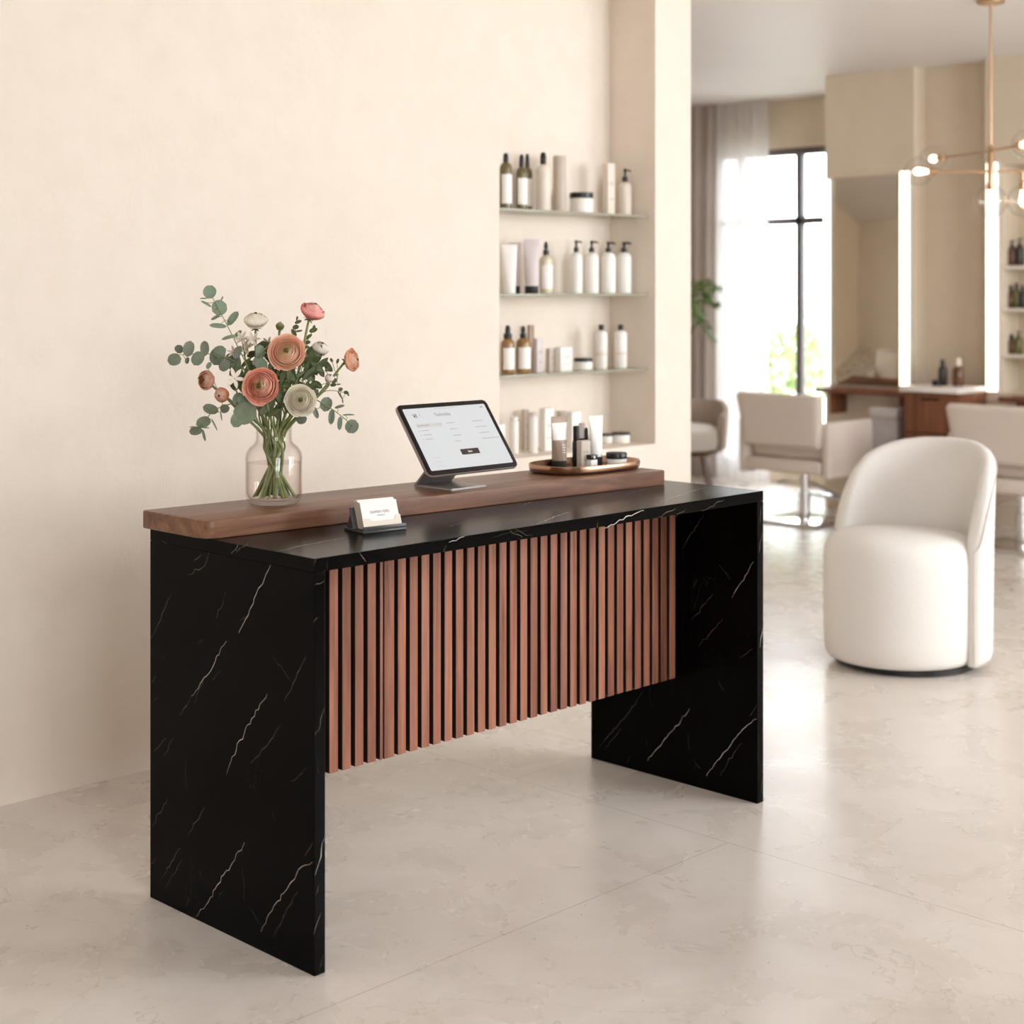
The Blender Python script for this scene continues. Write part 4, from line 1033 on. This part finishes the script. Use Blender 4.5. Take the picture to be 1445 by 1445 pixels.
def flower(name, label, cat, x, y, dt, R, nrm, cols, layers, seed, openness=1.0, sepal=True, center=S(96, 92, 44), dep=1.0, grp='ranunculus flowers in the glass vase'):
    rnd = random.Random(seed); c = bp(x, y, dt); n = cdir(*nrm); R *= RS
    end = c - n*R*.42*dep; pts = stem_path(end, end - n*R*.5 - Vector((0, 0, R*.5)), rnd)
    org = pts[0].copy(); t = thing(name, label, cat, org, 0, grp)
    path = [p-org for p in bez(pts, 6)]
    MB().tube(path, [.0028 + .0016*(1-i/len(path)) for i in range(len(path))], 8).build('stem', M_STEM, t)
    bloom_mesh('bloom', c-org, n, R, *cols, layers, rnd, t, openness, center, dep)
    if sepal:
        vs = []; fs = []; u0 = n.orthogonal().normalized(); w0 = n.cross(u0)
        for k in range(5):
            a = 2*PI*k/5; d = u0*math.cos(a)+w0*math.sin(a); ax = (d*.9 - n*.15).normalized()
            leaf_grid(vs, fs, end + d*R*.24, ax, n.cross(ax).normalized(), n, R*.24, R*.11, True)
        mesh_from('sepals', vs, fs, M_SEPAL, t, org)
    return t
lin = lambda *a: S(*a)[:3]
PEACH = (lin(246, 228, 176), lin(253, 208, 178), lin(252, 202, 174)); PEACH2 = (lin(244, 222, 168), lin(251, 186, 160), lin(250, 180, 156))
CREAM = (lin(246, 242, 214), lin(252, 246, 230), lin(252, 246, 230)); CORAL = (lin(246, 170, 150), lin(246, 158, 146), lin(246, 156, 146))
RUST = (lin(200, 140, 96), lin(220, 148, 110), lin(216, 140, 104)); WHITE = (lin(238, 236, 220), lin(242, 236, 226), lin(240, 232, 222)); APRI = (lin(250, 200, 150), lin(250, 190, 148), lin(250, 184, 142))
flower('ranunculus', 'large peach ranunculus facing forward at the top middle of the bouquet', 'flower', 822, 470, -.075, 108, (.08, .30, 1), PEACH, 10, 1)
flower('ranunculus', 'deep peach ranunculus facing forward just left of the vase neck centre', 'flower', 676, 660, -.105, 106, (-.10, .12, 1), PEACH2, 10, 2)
flower('ranunculus', 'cream white ranunculus facing forward low on the right of the bouquet', 'flower', 900, 742, -.10, 90, (.12, .12, 1), CREAM, 11, 3)
flower('ranunculus', 'coral pink ranunculus rising highest on the right, seen from the side', 'flower', 966, 240, .0, 82, (.40, .85, .25), CORAL, 8, 4, .75, dep=1.5)
flower('ranunculus', 'cream ranunculus at the upper left, seen from the side and facing up', 'flower', 645, 292, .02, 80, (.05, .95, .32), CREAM, 8, 5, .5, dep=1.45)
flower('ranunculus', 'apricot ranunculus at the far right, turned sideways', 'flower', 1188, 517, .02, 72, (.92, .15, .38), APRI, 8, 6, .75, dep=1.4)
flower('ranunculus', 'rust orange ranunculus at the far left of the bouquet', 'flower', 368, 628, -.02, 64, (-.45, .15, .9), RUST, 7, 7, .55, dep=1.2)
flower('ranunculus', 'rust orange closed ranunculus bud below the rust orange flower', 'flower', 455, 712, -.05, 54, (-.25, -.05, 1), RUST, 6, 8, .08, dep=1.9)
flower('ranunculus', 'small white ranunculus half open at the right behind the large peach flower', 'flower', 1012, 452, .05, 62, (.35, .85, .35), WHITE, 7, 9, .3, dep=1.6)
flower('ranunculus', 'tiny white ranunculus bud on the right among thin curved twigs', 'flower', 1062, 618, .02, 34, (.3, .7, .6), WHITE, 5, 10, .1, dep=1.9)
flower('ranunculus_bud', 'round green unopened bud on a straight stem at the top of the bouquet', 'flower bud', 783, 325, .02, 30, (.1, .95, .2), (lin(140, 138, 84), lin(150, 146, 92), lin(128, 130, 78)), 5, 11, .05, dep=2.2, grp='unopened buds in the vase')
# starry white blossoms
def star(label, spots, dt, seed, col):
    rnd = random.Random(seed); cs = [bp(x, y, dt + rnd.uniform(-.02, .02)) for x, y, r in spots]; mean = sum(cs, Vector())/len(cs)
    hub = mean - Vector((0, 0, .03)) + FW*.02; pts = stem_path(hub, None, rnd); org = pts[0].copy()
    t = thing('star_blossom', label, 'flower', org, 0, 'starry white blossoms in the vase'); b = MB(); b.tube([p-org for p in bez(pts, 6)], .0022, 7)
    vs = []; fs = []
    for c, (x, y, r) in zip(cs, spots):
        b.tube([hub-org, (hub.lerp(c, .5)-org)+Vector((0, 0, .004)), c-org], .0013, 6); n = cdir(rnd.uniform(-.5, .5), rnd.uniform(.1, .6), 1); u0 = n.orthogonal().normalized(); w0 = n.cross(u0); R = r*RS
        for k in range(6):
            a = k*PI/3 + rnd.uniform(-.15, .15); d = u0*math.cos(a) + w0*math.sin(a); ax = (d + n*rnd.uniform(.1, .5)).normalized()
            leaf_grid(vs, fs, c + ax*R*.55, ax, n.cross(ax).normalized(), n, R*.52, R*.22, True, .3)
    b.build('stem', M_STEM, t); mesh_from('petals', vs, fs, col, t, org)
M_STARP = simple('star_petal', S(232, 222, 208), .6); M_STARD = simple('dusty_star_petal', S(196, 182, 166), .6, var=.12, scale=60)
star('white starry blossom in front of the left leaves between rust and peach flowers', [(525, 618, 62)], -.07, 21, M_STARP)
star('dusty beige cluster of starry blossoms below the upper left cream flower', [(590, 445, 62), (565, 395, 50), (628, 395, 45), (520, 470, 40)], .0, 22, M_STARD)
star('dusty beige starry blossom half behind the large peach flower', [(718, 422, 45), (945, 480, 38)], .03, 23, M_STARD)
# eucalyptus sprigs: stem polyline and leaves (x, y, half length, half width, angle of the long axis, tilt)
def sprig(label, line, leaves, dt, seed, mat, stem_r=.0014, grp='eucalyptus sprigs in the vase', name='eucalyptus_sprig', pointed=False):
    rnd = random.Random(seed); P = [bp(x, y, dt) for x, y in line]; pts = stem_path(P[0], None, rnd)[:-1] + P; org = pts[0].copy()
    t = thing(name, label, 'foliage', org, 0, grp); path = bez([p-org for p in pts], 6)
    b = MB(); b.tube(path, [.0022*(1-i/len(path)) + stem_r*.6 for i in range(len(path))], 6); vs = []; fs = []
    for x, y, a_, b_, ang, tl in leaves:
        d2 = dt + rnd.uniform(-.018, .018); c = bp(x, y, d2); an = math.radians(ang)
        u = cdir(math.cos(an), math.sin(an), rnd.uniform(-.25, .25)); n = cdir(rnd.uniform(-.2, .2)+tl*-math.sin(an), rnd.uniform(-.1, .3)+tl*math.cos(an), 1); n = (n - u*n.dot(u)).normalized(); w = n.cross(u)
        leaf_grid(vs, fs, c, u, w, n, a_*RS, b_*RS, pointed, rnd.uniform(.05, .25))
        q = min(path, key=lambda p: (p+org-c).length); b.tube([q, (q+(c-org))/2+Vector((0, 0, -.001)), c-org - u*(a_*RS*.6)], .0008, 5)
    b.build('stem', M_STEM, t); mesh_from('leaves', vs, fs, mat, t, org); return t
sprig('tall eucalyptus sprig with round leaves rising highest at the upper left', [(600, 560), (540, 430), (470, 290), (385, 130)],
 [(385, 128, 40, 37, 70, 0), (440, 218, 45, 45, 30, 0), (516, 278, 50, 24, 55, 0), (432, 320, 50, 16, -5, .3), (365, 195, 36, 9, -30, .5), (350, 165, 22, 5, 0, .5), (455, 165, 14, 5, 60, 0), (418, 272, 30, 10, 30, .4), (495, 385, 46, 12, 15, .4), (545, 365, 30, 12, 40, 0)], .0, 31, M_LEAF_E)
sprig('eucalyptus sprig with round leaves reaching out to the far left', [(600, 600), (520, 520), (390, 480), (200, 485)],
 [(185, 512, 40, 36, 10, 0), (212, 452, 26, 26, 60, 0), (266, 450, 48, 32, 80, 0), (258, 517, 20, 13, 80, 0), (318, 505, 45, 36, 60, 0), (357, 448, 45, 26, 95, 0), (430, 492, 58, 44, 65, 0), (440, 465, 40, 32, 20, 0), (515, 512, 48, 38, -10, 0), (470, 545, 40, 30, 40, 0), (545, 470, 40, 20, 70, 0)], .01, 32, M_LEAF_E2)
sprig('drooping eucalyptus sprig at the lower left beside the vase shoulder', [(640, 760), (520, 760), (410, 800), (350, 870), (300, 915)],
 [(390, 792, 50, 28, -15, 0), (470, 790, 30, 25, 10, 0), (350, 866, 44, 32, 20, 0), (306, 916, 40, 25, 5, 0), (352, 940, 36, 8, -75, .2), (292, 893, 22, 4, 0, .4), (365, 898, 20, 4, 0, .4), (412, 880, 40, 5, -65, .3), (450, 830, 30, 4, -80, .3), (380, 545, 22, 14, 60, 0)], -.02, 33, M_LEAF_E2)
sprig('broad rounded eucalyptus leaves hanging over the left side of the vase neck', [(690, 780), (620, 790), (565, 820)],
 [(585, 815, 75, 62, 30, 0), (545, 850, 50, 38, 60, 0), (610, 745, 70, 50, -10, 0), (545, 735, 40, 30, 70, 0)], -.07, 34, M_LEAF_E)
sprig('short eucalyptus sprig with blue green leaves in the middle above the deep peach flower', [(690, 640), (690, 560), (668, 460)],
 [(672, 468, 42, 26, 95, 0), (676, 537, 36, 33, 10, 0), (640, 520, 26, 12, 60, 0)], -.05, 35, M_LEAF_E)
sprig('drooping eucalyptus sprig at the lower right with round end leaf', [(900, 690), (990, 740), (1090, 800), (1190, 880)],
 [(1045, 764, 44, 34, 75, 0), (985, 812, 36, 15, -70, 0), (1075, 836, 45, 18, 85, 0), (1122, 872, 40, 14, 85, 0), (1190, 890, 42, 38, 60, 0), (1120, 778, 32, 9, 15, .2), (1172, 824, 36, 5, 0, .3), (905, 850, 32, 28, 10, 0), (985, 700, 26, 16, 60, 0)], -.03, 36, M_LEAF_E2)
sprig('thin twig with tiny leaves right of the coral flower stem at the top', [(870, 560), (925, 460), (950, 380), (985, 330)],
 [(972, 345, 26, 14, 20, 0), (945, 383, 26, 10, 40, 0), (935, 415, 24, 12, 10, 0), (932, 440, 20, 9, 0, 0), (975, 330, 16, 8, 70, 0)], .03, 37, M_LEAF_D, .001, 'thin twigs in the vase', 'leafy_twig')
sprig('thin twig with tiny leaves left of the coral flower at the top', [(850, 520), (858, 440), (866, 360), (882, 280)],
 [(886, 298, 22, 10, 20, 0), (872, 328, 20, 14, 10, 0), (862, 360, 26, 12, 120, 0), (890, 350, 22, 6, 10, 0), (880, 278, 14, 6, 80, 0)], .03, 38, M_LEAF_D, .001, 'thin twigs in the vase', 'leafy_twig')
sprig('curling twig with small seed-like leaves at the right below the apricot flower', [(930, 680), (1000, 660), (1060, 640), (1110, 620)],
 [(1092, 632, 20, 12, 40, 0), (1085, 655, 20, 10, 10, 0), (1115, 652, 14, 4, 10, 0), (1105, 598, 12, 4, 10, 0), (1075, 515, 14, 8, 120, 0), (1110, 520, 16, 8, 70, 0), (1050, 570, 16, 9, 30, 0)], .02, 39, M_LEAF_D, .001, 'thin twigs in the vase', 'leafy_twig')
sprig('arching twig with dark tips at the right above the drooping eucalyptus', [(930, 720), (1000, 710), (1050, 688), (1110, 690), (1160, 702)],
 [(1126, 680, 14, 11, 20, 0), (1158, 698, 16, 10, -10, 0), (1170, 710, 10, 5, -60, 0), (1125, 715, 30, 5, -60, .2), (1138, 745, 16, 4, -80, .2)], .01, 40, M_LEAF_D, .001, 'thin twigs in the vase', 'leafy_twig')
# dark leafy stems filling the bouquet
def filler(label, cx_, cy_, dt, n, spread, seed, mat):
    rnd = random.Random(seed); lv = []
    for k in range(n):
        a = rnd.uniform(0, 360); r = spread*math.sqrt(rnd.random()); lv.append((cx_+r*math.cos(math.radians(a)), cy_+r*math.sin(math.radians(a))*.85, rnd.uniform(32, 56), rnd.uniform(15, 26), rnd.uniform(20, 160), rnd.uniform(-.4, .4)))
    t = sprig(label, [(720+(cx_-720)*.4, 760), (720+(cx_-720)*.7, (cy_+760)/2), (cx_, cy_)], lv, dt, seed, mat, .0016, 'dark leafy stems filling the bouquet', 'greenery_sprig', True); return t
filler('dark green leafy stem between the two peach flowers', 765, 600, -.055, 26, 95, 51, M_LEAF_D)
filler('dark green leafy stem at the right behind the cream flower', 905, 610, .0, 34, 115, 52, M_LEAF_D)
filler('dark green leafy stem at the left behind the deep peach flower', 600, 620, .02, 32, 125, 53, M_LEAF_D)
filler('dark green leafy stem low in front of the vase neck', 765, 770, -.055, 24, 85, 54, M_LEAF_D)
filler('olive green leafy stem at the upper right below the small white flower', 990, 520, .03, 22, 80, 55, M_LEAF_D)
filler('dark green leafy stem at the back of the bouquet behind the large peach flower', 740, 500, .06, 30, 130, 56, M_LEAF_D)
# ================================================================== light and camera
w = bpy.data.worlds.new('sky'); SC.world = w; w.use_nodes = True
bg = w.node_tree.nodes['Background']; bg.inputs[0].default_value = (.915, .957, 1, 1); bg.inputs[1].default_value = 10.0
def area(name, loc, rot, sx, sy, power, color):
    l = bpy.data.lights.new(name, 'AREA'); l.shape = 'RECTANGLE'; l.size = sx; l.size_y = sy; l.energy = power; l.color = color
    o = bpy.data.objects.new(name, l); COL.objects.link(o); o.location = loc; o.rotation_euler = rot; return o
area('window_key_and_fill', ((RX0+RX1)/2, -4.42, (RZ0+RZ1)/2), (math.radians(90), 0, 0), RX1-RX0, RZ1-RZ0, 100, (.96, .975, 1))
area('window_key_and_fill', ((FX0+FX1)/2, -4.42, (RZ0+RZ1)/2), (math.radians(90), 0, 0), FX1-FX0, RZ1-RZ0, 34, (.95, .975, 1))  # added fill lamp behind the camera, brightens flowers and cards
area('window_key_and_fill', ((EX0+EX1)/2, -4.42, (RZ0+RZ1)/2), (math.radians(90), 0, 0), EX1-EX0, RZ1-RZ0, 60, (.95, .975, 1))  # added lamp that lifts the rear of the room
pl = area('window_portal', (8.22, (WY0+WY1)/2, (WZ0+WZ1)/2), (0, math.radians(90), 0), WZ1-WZ0, WY1-WY0, 1, (1, 1, 1))
pl.data.cycles.is_portal = True
for a0, a1 in ((RX0, RX1), (FX0, FX1), (EX0, EX1)):  # portals also cover the two added openings
    pl = area('window_portal', ((a0+a1)/2, -4.41, (RZ0+RZ1)/2), (math.radians(90), 0, 0), a1-a0, RZ1-RZ0, 1, (1, 1, 1)); pl.data.cycles.is_portal = True
cam = bpy.data.cameras.new('camera'); co = bpy.data.objects.new('camera', cam); COL.objects.link(co)
cam.sensor_width = 36; cam.lens = 36*FPX/1445; cam.shift_y = -(722.5-HY)/1445; cam.clip_end = 100
co.location = CAM; z = -FW; x = RT; y = Vector((0, 0, 1))
co.matrix_world = Matrix(((x.x, y.x, z.x, CAM.x), (x.y, y.y, z.y, CAM.y), (x.z, y.z, z.z, CAM.z), (0, 0, 0, 1)))
cam.dof.use_dof = True; cam.dof.focus_distance = 3.95; cam.dof.aperture_fstop = 2.8
SC.camera = co
vs = SC.view_settings; vs.view_transform = 'Standard'; vs.look = 'None'; vs.exposure = 0.0; vs.gamma = 1; vs.use_curve_mapping = False
SC.cycles.use_denoising = True; SC.cycles.max_bounces = 10; SC.cycles.transparent_max_bounces = 24
SC.cycles.diffuse_bounces = 6; SC.cycles.glossy_bounces = 5; SC.cycles.sample_clamp_indirect = 8; SC.cycles.caustics_reflective = False; SC.cycles.caustics_refractive = False
